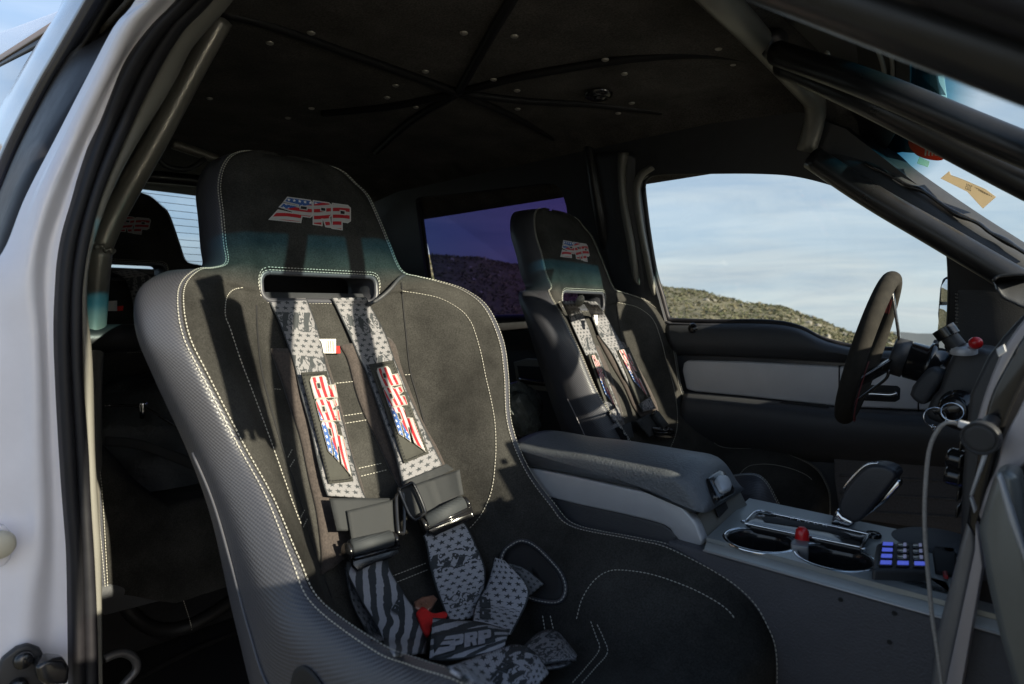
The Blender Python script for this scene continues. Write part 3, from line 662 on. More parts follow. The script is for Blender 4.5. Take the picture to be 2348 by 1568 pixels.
# ================================================================== SEATS
ROWS = [  # ridge x, half width, near z, far z | centre x, z | outer: out, back-x, depth, direction angle
 (-1.195, .012, .303, .303, -1.195, .3035), (-1.180, .072, .2985, .300, -1.178, .2995), (-1.164, .110, .282, .289, -1.160, .287), (-1.149, .134, .254, .264, -1.142, .262),
 (-1.129, .150, .214, .238, -1.119, .225), (-1.100, .158, .165, .185, -1.091, .176), (-1.075, .165, .112, .134, -1.067, .124), (-1.047, .174, .077, .080, -1.052, .085),
 (-1.028, .202, .066, .068, -1.050, .066), (-1.008, .232, .061, .060, -1.048, .041), (-.963, .269, .038, .041, -1.045, .016), (-.918, .289, .007, .005, -1.036, -.020),
 (-.881, .295, -.037, -.061, -1.012, -.072), (-.855, .283, -.085, -.128, -.978, -.140), (-.818, .253, -.178, -.215, -.937, -.222), (-.765, .240, -.239, -.288, -.892, -.312),
 (-.701, .239, -.301, -.344, -.846, -.400), (-.652, .239, -.337, -.371, -.796, -.462), (-.530, .239, -.343, -.362, -.690, -.498), (-.462, .241, -.332, -.361, -.570, -.498),
 (-.365, .250, -.312, -.391, -.450, -.482), (-.322, .248, -.350, -.430, -.370, -.478), (-.305, .244, -.410, -.490, -.322, -.500), (-.312, .238, -.62, -.66, -.312, -.68)]
OUT = [(.008, .03, .10, 0), (.010, .03, .10, 0), (.012, .03, .10, 0), (.014, .035, .10, 0), (.016, .035, .10, 0), (.016, .035, .10, 0), (.014, .035, .10, 0), (.012, .04, .10, 0),
 (.016, .04, .10, 0), (.026, .045, .11, 0), (.034, .045, .12, 0), (.038, .045, .13, 0), (.038, .045, .14, 0), (.036, .05, .15, 5), (.034, .05, .16, 12), (.034, .05, .18, 25),
 (.034, .05, .22, 45), (.034, .05, .26, 65), (.034, .05, .30, 88), (.034, .05, .30, 90), (.034, .05, .28, 90), (.030, .04, .24, 90), (.028, .04, .20, 90), (.02, .02, .04, 90)]
SUBR = 8
def build_seat(yc=-.40):
    seat = thing('racing_seat', '', 'seat', (-.75, yc, -.95))
    dense = smooth_curve([(*r, 0) if False else r for r in []], 2) if False else None
    # interpolate rows with Catmull-Rom in 10-D
    T = [list(a)+list(b) for a, b in zip(ROWS, OUT)]
    D = []
    for i in range(len(T)-1):
        p0 = T[i-1] if i else T[0]; p1, p2 = T[i], T[i+1]; p3 = T[i+2] if i+2 < len(T) else T[-1]
        for k in range(SUBR):
            t = k/SUBR; D.append([.5*((2*b)+(c-a)*t+(2*a-5*b+4*c-d)*t*t+(3*b-a-3*c+d)*t**3) for a, b, c, d in zip(p0, p1, p2, p3)])
    D.append(T[-1])
    r_top, r_bot = 8*SUBR, 10*SUBR                      # harness slot rows
    NJ = 8
    front, outer, ridgeN, ridgeF, backc = [], [], {-1: [], 1: []}, None, []
    outerR = {-1: [], 1: []}; inner = {-1: [], 1: []}
    for i, (xr, w, zn, zf_, xc, zc_, ow, ox, dp_, an) in enumerate(D):
        halves = {}
        for s in (-1, 1):
            zr_ = zn if s < 0 else zf_
            sy = min(.117, .68*w)
            C = Vector((xc, 0, zc_)); Sx = Vector((xc+.001, sy, zc_))
            k = min(1, max(0, (w-sy)/.12)); deep = i > r_bot-4
            M1 = Vector((xc+(xr-xc)*(.22 if deep else .4), sy+(w-sy)*.38, zc_+(zr_-zc_)*(.32))); M2 = Vector((xc+(xr-xc)*(.78 if deep else .75), sy+(w-sy)*.74, zc_+(zr_-zc_)*.74))
            Rg = Vector((xr, w, zr_))
            sec = [C.lerp(Sx, t/4) for t in range(4)]+smooth_curve([Sx, M1, M2, Rg], 13)
            # soft puffing of the bolster toward the sitter
            for q in range(5, len(sec)-1):
                t = (q-4)/(len(sec)-5); sec[q] = sec[q]+Vector((.006*math.sin(math.pi*t), -.004*math.sin(math.pi*t), .004*math.sin(math.pi*t)))
            halves[s] = [Vector((p.x, yc+s*p.y, p.z)) for p in sec]
            ca, sa = math.cos(R_(an)), math.sin(R_(an)); bd = Vector((-ca, 0, -sa)); nrm = Vector((sa*.0+ca, 0, 0))
            o1 = Rg+Vector((.004*ca, ow*.30, .004*sa))+bd*.004; o2 = Rg+Vector((0, ow*.8, 0))+bd*(ox*.5); o3 = Rg+Vector((0, ow*1.0, 0))+bd*(ox*1.1); o4 = Rg+Vector((0, ow*.85, 0))+bd*(dp_*.7); o5 = Rg+Vector((0, ow*.2, 0))+bd*dp_
            so = smooth_curve([Rg, o1, o2, o3, o4, o5], 22)
            outerR[s].append([Vector((p.x, yc+s*p.y, p.z)) for p in so])
        front.append(halves[-1][::-1]+halves[1][1:])
    nc = len(front[0]); mid = nc//2
    for k in range(6):                                  # rounded slot corners
        dy = .016*(1-math.sqrt(1-(1-k/6)**2))
        for i in (r_top+k, r_bot-k):
            front[i][mid-4] = front[i][mid-4]+Vector((0, dy, 0)); front[i][mid+4] = front[i][mid+4]-Vector((0, dy, 0))
    def skip(i, j): return r_top <= i < r_bot and mid-4 <= j < mid+4
    def uvf(i, j): p = front[min(i, len(front)-1)][min(j, nc-1)]; return (p.y, i*.01)
    fr = grid('front_upholstery', front, SUEDE, seat, skip, uvf)
    # piping-line creases at the panel seams
    for s in (-1, 1):
        rowsO = outerR[s]; acc = [0]
        for a, b in zip(rowsO, rowsO[1:]): acc.append(acc[-1]+(b[0]-a[0]).length)
        def uvo(i, j, rowsO=rowsO, acc=acc): i = min(i, len(rowsO)-1); j = min(j, 21); return ((rowsO[i][j]-rowsO[i][0]).length, acc[i])
        o = grid('side_cover', rowsO, CARBON, seat, uv=uvo)
    # back shell
    rowsB = []
    for i in range(len(D)):
        a, b = outerR[-1][i][-1], outerR[1][i][-1]; rowsB.append([a.lerp(b, t/8)+Vector((-.012*math.sin(math.pi*t/8), 0, 0)) for t in range(9)])
    grid('back_shell', rowsB, BLKS, seat, skip=lambda i, j: r_top-2 <= i < r_bot+2 and 1 <= j < 7)
    # slot tunnel with rolled vinyl lip
    loop = [front[r_top][j] for j in range(mid-4, mid+5)]+[front[i][mid+4] for i in range(r_top+1, r_bot+1)]+[front[r_bot][j] for j in range(mid+3, mid-5, -1)]+[front[i][mid-4] for i in range(r_bot-1, r_top, -1)]
    loop.append(loop[0]); cc = sum(loop, Vector())/len(loop)
    rowsS = []
    for d_, k in ((0, 1.0), (.006, .985), (.03, .93), (.075, .93), (.10, .98)): rowsS.append([cc+(p-cc)*k+Vector((-d_, 0, 0)) for p in loop])
    grid('harness_slot', rowsS, CARBON, seat, uv=lambda i, j: (i*.02, j*.012))
    tube('slot_trim', [p+Vector((-.002, 0, 0)) for p in loop], .0052, CARBON, seat, 10, 160)
    # ridge welt + stitching
    bm = bmesh.new()
    for s in (-1, 1):
        E = 0 if s < 0 else -1
        rid = [front[i][E] for i in range(2, len(front))]
        nx = [front[i][1 if s < 0 else -2] for i in range(2, len(front))]
        for t_, off in ((.10, .0022), (-.35, .0026)):
            line = []
            for i in range(len(rid)):
                o_ = outerR[s][i+2][1]
                p = rid[i].lerp(nx[i], t_*1.6) if t_ > 0 else rid[i].lerp(o_, .8)
                line.append(p+Vector((off, 0, off*.6)))
            dash_bm(bm, smooth_curve(line, 500))
    lp2 = [p+Vector((.0025, 0, 0)) for p in loop]
    for k in (1.035, 1.085): dash_bm(bm, smooth_curve([cc+Vector((.0030, (p.y-cc.y)*(k if k < 1.05 else 1.05), (p.z-cc.z)*(1+(k-1)*4))) for p in lp2], 200))
    st = finish('seam_stitching', bm, THREAD, seat, False)
    return seat, fr, outerR, loop
seatA, frA, outA, slotA = build_seat()
tube('side_piping', [outA[-1][i][11]+Vector((0, -.001, 0)) for i in range(14*8, len(outA[-1]), 6)], .0022, CARBON, seatA, 8, 80)
seatA['label'] = 'front passenger racing seat of black suede, nearest the camera, harness lying in its seat'
def bvh_of(objs, shift=(0, 0, 0)):
    V, P = [], []
    for o in objs:
        b = len(V); V += [(shift @ v.co) if isinstance(shift, Matrix) else v.co+Vector(shift) for v in o.data.vertices]; P += [[b+i for i in p.vertices] for p in o.data.polygons]
    return BVHTree.FromPolygons(V, P)
# a cover over the slot so that straps crossing its edge still find a surface
BV_A = bvh_of([frA])
PIV = Vector((-.75, -.40, -.95)); DYAW = .104; DSC = Vector((.823, 1, 1.031)); DLOC = PIV+Vector((-.0986, .8847, -.045))
DRV = Matrix.Translation(DLOC) @ Matrix.Rotation(DYAW, 4, 'Z') @ Matrix.Diagonal((*DSC, 1)) @ Matrix.Translation(-PIV); REAR = Vector((-1.06, -.045, .075))
BV_D = bvh_of([frA], DRV); BV_R = bvh_of([frA], REAR)
def hit(bv, p, off=.003, fb=1.15):
    d = ray(p).normalized(); h = bv.ray_cast(CAM, d, 6)
    if h[0] is None:
        n = bv.find_nearest(CAM+ray(p)*fb); t = (n[0]-CAM).dot(ray(p))/ray(p).dot(ray(p)) if n[0] else fb; return CAM+ray(p)*t-d*off
    nn = h[1] if h[1].dot(d) < 0 else -h[1]
    k = max(.35, -nn.dot(d)); return h[0]-d*(off/k)
def stitch_on(bv, lines, off=.0015, w=.0009, **k):
    bm = bmesh.new()
    for l in lines:
        c = smooth_curve([(*p, 0) for p in l], max(8, int(10*len(l)))); dash_bm(bm, [hit(bv, (q.x, q.y), off) for q in c], w, **k)
    return bm
lines = [z3([(0, 0)])[:0] or [(557, 659), (535, 664), (520, 682), (516, 715), (520, 735), (527, 751), (552, 826), (581, 902), (608, 975), (635, 1050), (665, 1135), (692, 1206)],
 z2([(1650, 940), (1780, 960), (1900, 990), (2020, 1060), (2080, 1130), (2110, 1200), (2150, 1340), (2178, 1480)])+z3([(2200, 400), (2232, 560), (2243, 700), (2240, 850), (2215, 1040), (2150, 1190), (2070, 1285)]),
 z3([(1210, 355), (1355, 340)]), z3([(1265, 562), (1430, 538)]), z3([(1275, 610), (1450, 582)]), z3([(1370, 895), (1530, 860)]), z3([(1385, 945), (1550, 905)]), z3([(835, 390), (888, 393)]), z3([(920, 825), (950, 770)]), z3([(933, 887), (968, 830)]),
 z3([(1000, 1210), (1032, 1150)]), z3([(1018, 1270), (1046, 1210)]), z3([(1665, 300), (1715, 297)]), z4([(930, 800), (1150, 715)]), z4([(960, 838), (1165, 755)]),
 cv(1173.6, 939, .5, [(295, 960), (320, 870), (370, 790), (430, 745), (500, 735), (640, 755), (800, 810), (920, 870), (990, 920), (1030, 970)]),
 cv(1173.6, 939, .5, [(140, 945), (152, 1020)]), cv(1173.6, 939, .5, [(175, 945), (190, 1010)]), cv(1173.6, 939, .5, [(360, 970), (385, 1040), (400, 1100), (340, 1180), (270, 1259)]), cv(1173.6, 939, .5, [(390, 985), (420, 1050), (437, 1115), (380, 1185), (315, 1259)])]
sA2 = finish('panel_stitching', stitch_on(BV_A, lines[:1]), THREAD, seatA, False)
for l in lines[1:]: finish('panel_stitching', stitch_on(BV_A, [l]), THREAD, seatA, False)
# seam grooves (dark sunk lines)
for l in ([(920, 648), (924, 700), (930, 760), (940, 850), (955, 905), (975, 980), (990, 1040)], [(588, 700), (590, 760), (600, 850), (625, 950), (655, 1050), (680, 1120), (720, 1260), (760, 1370)]):
    c = smooth_curve([(*p, 0) for p in l], 60); bm = bmesh.new(); tube_bm(bm, [hit(BV_A, (q.x, q.y), .0004) for q in c], .0016, 6)
    finish('panel_seam', bm, BLKCAV, seatA)
# lap-belt opening in the far bolster: dark patch painted for its shaded inside
op = z4([(1620, 720), (1640, 650), (1680, 608), (1750, 575), (1830, 600), (1930, 690), (2010, 790), (2035, 880), (2010, 950), (1940, 968), (1800, 935), (1690, 850)])
def surf_patch(name, bv, poly, off, mt, parent, h_=.002, curve=True, n=40):
    c = [(q.x, q.y) for q in smooth_curve([(*p, 0) for p in poly+[poly[0]]], n)][:-1] if curve else poly
    cx, cy = sum(p[0] for p in c)/len(c), sum(p[1] for p in c)/len(c); rows = []
    for k in (0.02, .25, .5, .75, 1.0): rows.append([hit(bv, (cx+(x-cx)*k, cy+(y-cy)*k), off) for x, y in c])
    return grid(name, rows, mt, parent, closed=True, mods=(('solid', h_, 0),))
surf_patch('opening_shade_patch', BV_A, op, .0016, BLKCAV, seatA)
c_ = smooth_curve([(*p, 0) for p in op+[op[0]]], 60)
bm = bmesh.new(); tube_bm(bm, [hit(BV_A, (q.x, q.y), .002) for q in c_], .0038, 8); finish('opening_rim', bm, CARBON, seatA)
finish('opening_stitching', stitch_on(BV_A, [[(q.x, q.y) for q in c_]], .0065, .0010), THREAD, seatA, False)
BV_S = bvh_of([o for o in seatA.children if o.name.startswith('side_cover')])
surf_patch('side_shade_patch', BV_S, [(664, 1590), (674, 1540), (690, 1526), (708, 1532), (730, 1556), (745, 1590), (700, 1610)], .0016, BLKCAV, seatA)  # no hole cut, the dark colour stands for its shaded inside
# PRP lettering: flat outlines in logo units (u right 0..504, v down 0..165)
LG = {'p_wing': [(112, 0), (252, 0), (266, 12), (266, 98), (252, 112), (200, 112), (192, 156), (0, 165), (52, 96), (140, 104), (150, 90), (62, 72), (84, 44), (180, 52), (182, 40), (92, 30)],
      'r': [(274, 0), (370, 0), (386, 12), (386, 78), (374, 92), (382, 160), (352, 160), (336, 112), (326, 112), (326, 156), (274, 156)],
      'p': [(394, 0), (488, 0), (504, 14), (504, 98), (488, 112), (452, 112), (452, 165), (392, 165), (392, 152)]}
CT = [[(196, 46), (232, 46), (230, 64), (192, 64)], [(322, 38), (348, 38), (348, 56), (322, 56)], [(444, 40), (470, 40), (470, 60), (444, 60)]]
def offset(poly, d):
    n = len(poly); out = []; A = sum(poly[i][0]*poly[(i+1) % n][1]-poly[(i+1) % n][0]*poly[i][1] for i in range(n)); sg = 1 if A > 0 else -1
    for i in range(n):
        a, b, c = Vector(poly[i-1]), Vector(poly[i]), Vector(poly[(i+1) % n]); e1, e2 = (b-a).normalized(), (c-b).normalized()
        n1, n2 = Vector((e1.y, -e1.x))*sg, Vector((e2.y, -e2.x))*sg; m_ = (n1+n2); m_ = m_/max(.35, m_.length_squared/2) if m_.length > 1e-6 else n1
        if m_.length > 2.2: m_ = m_.normalized()*2.2
        out.append(tuple(b+m_*d))
    return out
def bilerp(q, u, v): a = Vector(q[0]).lerp(Vector(q[1]), u); b = Vector(q[3]).lerp(Vector(q[2]), u); return a.lerp(b, v)
def logo(bv, quad, parent, off=.003, white=None, col=None, name='logo', only=None, ow=5.5, iw=2.5):
    """quad: picture corners (u0v0 top-left, u1v0, u1v1, u0v1)"""
    def lay(polys, o_, mt, nm):
        bm = bmesh.new(); uvl = bm.loops.layers.uv.new('UVMap')
        for poly in polys:
            P = [Vector((*p, 0)) for p in poly]; tr = tessellate_polygon([P]); vs = [bm.verts.new(p) for p in P]
            for t in tr:
                try: bm.faces.new([vs[i] for i in t])
                except ValueError: pass
        bmesh.ops.subdivide_edges(bm, edges=[e for e in bm.edges if e.calc_length() > 25], cuts=3, use_grid_fill=True)
        bmesh.ops.triangulate(bm, faces=bm.faces)
        for f in bm.faces:
            for l in f.loops: l[uvl].uv = (l.vert.co.x, l.vert.co.y)
        for v in bm.verts:
            q = bilerp(quad, v.co.x/504, v.co.y/165); v.co = hit(bv, (q.x, q.y), o_)
        return finish(nm, bm, mt, parent, False)
    ks = only or list(LG)
    lay([offset(LG[k], ow) for k in ks], off, white or WHITEL, name+'_outline')
    o = lay([offset(LG[k], -iw) for k in ks], off+.0009, col or FLAG, name+'_letters')
    cts = [c for c, k in zip(CT, LG) if k in ks]
    lay([offset(c, 6) for c in cts], off+.0018, white or WHITEL, name+'_counter_edge'); lay(cts, off+.0026, BLKCAV, name+'_counter')
    return o
zg = lambda p: cv(375.6, 328.7, .2995, p)           # crop at 400,350 scale 3.136
logo(BV_A, zg([(812, 400-5), (1425, 480), (1425, 668), (812, 580)]), seatA, .0018)
# copies: driver seat and rear seat
def copy_tree(o, parent=None):
    c = o.copy(); COL.objects.link(c)
    if parent: c.parent = parent; c.matrix_parent_inverse = o.matrix_parent_inverse.copy()
    for ch in list(o.children): copy_tree(ch, c)
    return c
seatD = copy_tree(seatA); seatD.location = DLOC; seatD.rotation_euler = (0, 0, DYAW); seatD.scale = DSC; seatD['label'] = 'far driver racing seat in black suede, behind the centre console'
seatR = copy_tree(seatA); seatR.location = seatA.location+REAR; seatR['label'] = 'dark rear racing seat half hidden behind the grey pillar and front seat'
for s_ in (seatA, seatD, seatR): s_['group'] = 'black suede racing seats with white stitching'

# ------------------------------------------------------------------ harnesses
def ribbon(name, bv, left, right, mt, parent, off=.004, n=30, across=8, th=.0022, bow=.0, v0=0.0, offs=None, rot=False):
    A = smooth_curve([(*p, 0) for p in left], n); B = smooth_curve([(*p, 0) for p in right], n); rows = []; acc = [v0]
    for i in range(n):
        o_ = off if offs is None else offs[0]+(offs[1]-offs[0])*i/(n-1)
        r = []
        for j in range(across+1):
            q = A[i].lerp(B[i], j/across); r.append(hit(bv, (q.x, q.y), o_+bow*math.sin(math.pi*j/across)))
        rows.append(r)
        if i: acc.append(acc[-1]+(r[across//2]-rows[-2][across//2]).length)
    # webbing is stiff: relax the section toward its chord
    for i in range(n):
        a, b = rows[i][0], rows[i][-1]
        for j in range(1, across):
            ch = a.lerp(b, j/across); q = rows[i][j]; q2 = q.lerp(ch, .6)
            if (q2-CAM).length > (q-CAM).length: q2 = q
            rows[i][j] = q2
    for _ in range(3):
        for i in range(1, n-1):
            rows[i] = [(rows[i-1][j]+rows[i+1][j]+rows[i][j]*2)/4 for j in range(across+1)]
    uv = (lambda i, j: (j/across, acc[min(i, n-1)])) if not rot else (lambda i, j: (min(i, n-1)/(n-1), j*.05/across))
    return grid(name, rows, mt, parent, uv=uv, mods=(('solid', th, 1),))
def quadpatch(name, bv, q, mt, parent, off, th=.003, n=10, bow=0):
    rows = [[hit(bv, tuple(bilerp(q, j/n, i/n)[:2]), off+bow*math.sin(math.pi*j/n)) for j in range(n+1)] for i in range(n+1)]
    return grid(name, rows, mt, parent, uv=lambda i, j: (j/n, i/n*.1), mods=(('solid', th, 1),))
hA = thing('harness', 'star printed grey racing harness on the near passenger seat, straps heaped on the cushion', 'seat harness', (-.85, -.4, -.45), 'printed racing harnesses')
# shoulder pads (brown felt), webbing on them, suede patches, logos
ribbon('shoulder_pad', BV_A, z3([(815, 130), (880, 300), (960, 550), (1010, 700), (1060, 950), (1110, 1160), (1140, 1400), (1150, 1565)]), z3([(1150, 140), (1200, 300), (1260, 500), (1330, 800), (1400, 1010), (1420, 1150), (1400, 1300), (1380, 1400)]), BROWN, hA, .008, 40, 8, .010)
ribbon('shoulder_pad', BV_A, z3([(1260, 110), (1310, 200), (1360, 400), (1420, 560), (1500, 720), (1580, 900), (1640, 1010)]), z3([(1560, 60), (1605, 100), (1645, 260), (1720, 450), (1790, 620), (1870, 760), (1925, 880)]), BROWN, hA, .008, 40, 8, .010)
ribbon('shoulder_strap', BV_A, z2([(790, 985), (805, 1010), (870, 1150), (920, 1290), (960, 1400)])+z3([(1005, 430), (1060, 620), (1110, 850), (1150, 1010), (1172, 1070)]), z2([(1040, 985), (1050, 1015), (1100, 1150), (1140, 1290), (1160, 1400)])+z3([(1195, 330), (1240, 480), (1320, 780), (1380, 1000), (1418, 1085)]), WEBM, hA, n=60, offs=(.006, .024), bow=.002)
ribbon('shoulder_strap', BV_A, z2([(1195, 985), (1215, 1015), (1270, 1130), (1330, 1260), (1375, 1370)])+z3([(1425, 300), (1530, 600), (1600, 800), (1640, 960), (1655, 1000)]), z2([(1420, 985), (1435, 1012), (1500, 1130), (1550, 1230), (1590, 1350)])+z3([(1640, 300), (1700, 450), (1780, 620), (1850, 760), (1905, 870)]), WEBM, hA, n=60, offs=(.006, .024), bow=.002, v0=.33)
pt = quadpatch('pad_patch', BV_A, z3([(1005, 285), (1168, 275), (1338, 975), (1182, 992)]), PATCH, hA, .029, .003, bow=.002)
pt2 = quadpatch('pad_patch', BV_A, z3([(1440, 232), (1592, 206), (1818, 800), (1662, 862)]), PATCH, hA, .029, .003, bow=.002)
BV_P1 = bvh_of([pt]); BV_P2 = bvh_of([pt2])
logo(BV_P1, z3([(1213, 915), (1058, 318), (1210, 298), (1322, 940)]), pt, .004, name='patch_logo', ow=3.5, iw=1.5, white=CREAM)
logo(BV_P2, z3([(1668, 790), (1482, 262), (1600, 238), (1796, 785)]), pt2, .004, name='patch_logo', ow=3.5, iw=1.5, white=CREAM)
for par, q in ((pt, [(1022, 300), (1158, 290), (1322, 962), (1190, 976), (1022, 300)]), (pt2, [(1456, 246), (1584, 222), (1800, 792), (1672, 846), (1456, 246)])):
    qq = z3(q); pl_ = []
    for a, b in zip(qq, qq[1:]): pl_ += [(a[0]+(b[0]-a[0])*t/8, a[1]+(b[1]-a[1])*t/8) for t in range(8)]
    bm = bmesh.new(); dash_bm(bm, [hit(BV_P1 if par is pt else BV_P2, p, .004) for p in pl_+[qq[-1]]], .0009); finish('patch_stitching', bm, BLKCAV, par, False)
# hanging velcro keepers, loops and adjusters
bv = BV_A
quadpatch('keeper_strap', bv, z3([(1185, 1085), (1605, 1085), (1612, 1290), (1232, 1292)]), VELC, hA, .036, .003, bow=.006)
quadpatch('keeper_strap', bv, z3([(1298, 1165), (1600, 1092), (1618, 1302), (1330, 1366)]), VELC, hA, .046, .003)
quadpatch('keeper_strap', bv, z3([(1640, 985), (1930, 865), (1975, 900), (1690, 1060)]), VELC, hA, .034, .003)
quadpatch('keeper_strap', bv, z3([(1700, 1010), (2012, 902), (2036, 1062), (1785, 1188)]), VELC, hA, .044, .003)
quadpatch('keeper_strap', bv, z3([(1640, 1020), (1720, 990), (1790, 1180), (1705, 1215)]), VELC, hA, .046, .003)
def ring_px(name, bv, pts, off, r, mt, parent):
    l = [hit(bv, p, off) for p in pts]; return tube(name, l+[l[0]], r, mt, parent, 10, 60)
ring_px('slide_ring', bv, z3([(1618, 1062), (1655, 1068), (1660, 1290), (1640, 1305), (1622, 1290), (1610, 1100)]), .052, .0032, BLKG, hA)
ring_px('slide_ring', bv, z3([(1625, 1030), (1680, 1000), (1720, 1000), (1790, 1160), (1775, 1190), (1710, 1215)]), .056, .0030, BLKG, hA)
def adjuster(bv, a, b, body, parent, off=.045):
    ad = tube('adjuster', [hit(bv, a, off), hit(bv, b, off)], .0135, WEBA, parent, 18)
    # give the wrapped roller real UVs
    me = ad.data; uvl = me.uv_layers.new(name='UVMap')
    for p in me.polygons:
        for li in p.loop_indices:
            v = me.vertices[me.loops[li].vertex_index].co; uvl.data[li].uv = (v.y*18, v.z*1.2)
    A, B = hit(bv, a, off), hit(bv, b, off); ax = (B-A).normalized()
    tube('roller_bar', [A-ax*.008, B+ax*.008], .0060, BLKG, ad, 12)
    for c in (A-ax*.006, B+ax*.006): lathe('cheek', [(0, -.003), (.013, -.003), (.0145, 0), (.013, .003), (0, .003)], BLKG, ad, c+Vector((0, 0, -.004)), ax, 20)
    P = [hit(bv, p, off-.010) for p in body]; dn = (P[2]-P[1]).normalized(); nr = ax.cross(dn).normalized()
    if nr.x < 0: nr = -nr
    bm = bmesh.new(); prism_bm(bm, P, nr*.008); bmesh.ops.recalc_face_normals(bm, faces=bm.faces); finish('buckle_plate', bm, BLKG, ad, True, (('bevel', .002),))
    tube('plate_rib', [P[0].lerp(P[-1], .3)+nr*.012, P[1].lerp(P[2], .3)+nr*.012], .004, BLKG, ad, 8)
    tube('plate_rib', [P[0].lerp(P[-1], .6)+nr*.012, P[1].lerp(P[2], .55)+nr*.012], .003, BLKG, ad, 8)
    return ad
adjuster(bv, z3([(1320, 1405)])[0], z3([(1570, 1345)])[0], z3([(1310, 1435), (1590, 1370), (1620, 1440), (1560, 1475), (1470, 1500), (1350, 1560), (1320, 1520)]), hA)
adjuster(bv, z3([(1800, 1235)])[0], z3([(2035, 1118)])[0], z3([(1790, 1270), (2065, 1140), (2098, 1215), (2050, 1245), (1960, 1270), (1850, 1335), (1800, 1310)]), hA)
# lower straps
ribbon('lower_strap', bv, z4([(660, 640), (640, 760), (690, 870), (760, 1000), (830, 1110), (880, 1230), (930, 1300)]), z4([(900, 640), (912, 740), (980, 860), (1045, 960), (1110, 1050), (1155, 1150), (1155, 1290)]), WEBT, hA, n=40, offs=(.030, .030), bow=.003)
ribbon('lower_strap', bv, z4([(630, 740), (650, 850), (680, 980), (740, 1100), (800, 1200)]), z4([(700, 800), (760, 900), (830, 1010), (880, 1120), (900, 1210)]), WEBD, hA, n=24, off=.014)
ribbon('lower_strap', bv, z4([(1130, 540), (1150, 600), (1170, 720), (1210, 870), (1260, 1000), (1300, 1090)]), z4([(1380, 440), (1425, 510), (1475, 620), (1525, 750), (1520, 900), (1480, 1050)]), WEBL, hA, n=40, offs=(.030, .022), bow=.003, v0=.045)
ribbon('lap_strap', bv, z4([(1585, 680), (1530, 860), (1460, 980), (1440, 1100)]), z4([(1650, 700), (1800, 870), (1780, 990), (1690, 1165)]), WEBS, hA, n=24, offs=(.034, .040), bow=.004)
ribbon('lap_strap', bv, z4([(1650, 715), (1770, 745), (1900, 848)]), z4([(1640, 760), (1720, 850), (1800, 932)]), WEBD, hA, n=16, off=.016)
ribbon('crotch_strap', bv, z4([(1190, 1072), (1350, 1085), (1500, 1100), (1680, 1155)]), z4([(1168, 1335), (1300, 1340), (1480, 1310), (1640, 1250)]), WEBT, hA, n=30, offs=(.050, .050), bow=.008)
ribbon('strap_end', bv, z4([(1270, 1395), (1480, 1310), (1600, 1270), (1730, 1238), (1850, 1300), (1925, 1425)]), z4([(1500, 1530), (1560, 1540), (1640, 1540), (1700, 1530), (1760, 1500), (1860, 1500)]), WEBL, hA, n=30, offs=(.050, .046), bow=.008, v0=.02)
ribbon('strap_end', bv, z4([(1760, 1262), (1870, 1160), (1975, 1148), (2050, 1235), (2105, 1310)]), z4([(1830, 1330), (1880, 1370), (1940, 1360), (2030, 1345), (2102, 1330)]), WEBA, hA, n=24, offs=(.030, .030), bow=.006)
ribbon('strap_end', bv, z4([(1850, 1345), (1940, 1362), (2030, 1345), (2102, 1315)]), z4([(1890, 1405), (1960, 1398), (2050, 1375), (2100, 1335)]), WEBS, hA, n=16, off=.022)
# words woven in the straps
def word(bv, quad, parent, mt, off, only=None, name='woven_letters', sh=0):
    polys = [LG[k] for k in (only or LG)]; bm = bmesh.new()
    for poly in polys:
        P = [Vector((*p, 0)) for p in poly]; vs = [bm.verts.new(p) for p in P]
        for t in tessellate_polygon([P]):
            try: bm.faces.new([vs[i] for i in t])
            except ValueError: pass
    bmesh.ops.subdivide_edges(bm, edges=[e for e in bm.edges if e.calc_length() > 30], cuts=2, use_grid_fill=True); bmesh.ops.triangulate(bm, faces=bm.faces)
    for v in bm.verts:
        q = bilerp(quad, v.co.x/504, v.co.y/165); v.co = hit(bv, (q.x, q.y), off)
    finish(name, bm, mt, parent, False)
    bm = bmesh.new()
    for c, k in zip(CT, LG):
        if only and k not in only: continue
        P = [Vector((*p, 0)) for p in c]; vs = [bm.verts.new(p) for p in P]; bm.faces.new(vs)
    for v in bm.verts:
        q = bilerp(quad, v.co.x/504, v.co.y/165); v.co = hit(bv, (q.x, q.y), off+.0008)
    finish(name+'_counter', bm, WDK if mt is WLT else WLT, parent, False)
WDK = mat('woven_dark', (.035, .04, .045), .75); WLT = mat('woven_light', (.33, .33, .36), .75, 0, 200, .2)
def strap_bv(name):
    o = [x for x in hA.children if x.name.split('.')[0] == name]; return o
cs = strap_bv('crotch_strap')[0]; ls = strap_bv('lap_strap')[0]; lw = strap_bv('lower_strap')[0]; se = strap_bv('strap_end')[0]
quadpatch('woven_ground', bvh_of([cs]), z4([(1195, 1170), (1575, 1110), (1590, 1215), (1200, 1330)]), WDK, cs, .003, .0006)
word(bvh_of([cs]), z4([(1195, 1195), (1560, 1135), (1562, 1215), (1185, 1310)]), cs, WLT, .0050)
word(bvh_of([ls]), z4([(1395, 1180), (1490, 925), (1560, 945), (1470, 1200)]) if False else z4([(1490, 1240), (1490, 925), (1555, 935), (1580, 1240)]), ls, WDK, .003, only=['r', 'p'])
word(bvh_of([lw]), z4([(850, 1120), (960, 930), (1060, 970), (960, 1170)]) if False else z4([(975, 1330), (860, 1150), (1000, 940), (1060, 960)]) if False else z4([(870, 1110), (970, 935), (1020, 955), (920, 1150)]), lw, WDK, .003, only=['r', 'p'])
word(bvh_of([se]), z4([(1520, 1500), (1660, 1300), (1720, 1330), (1600, 1530)]), se, WDK, .003)
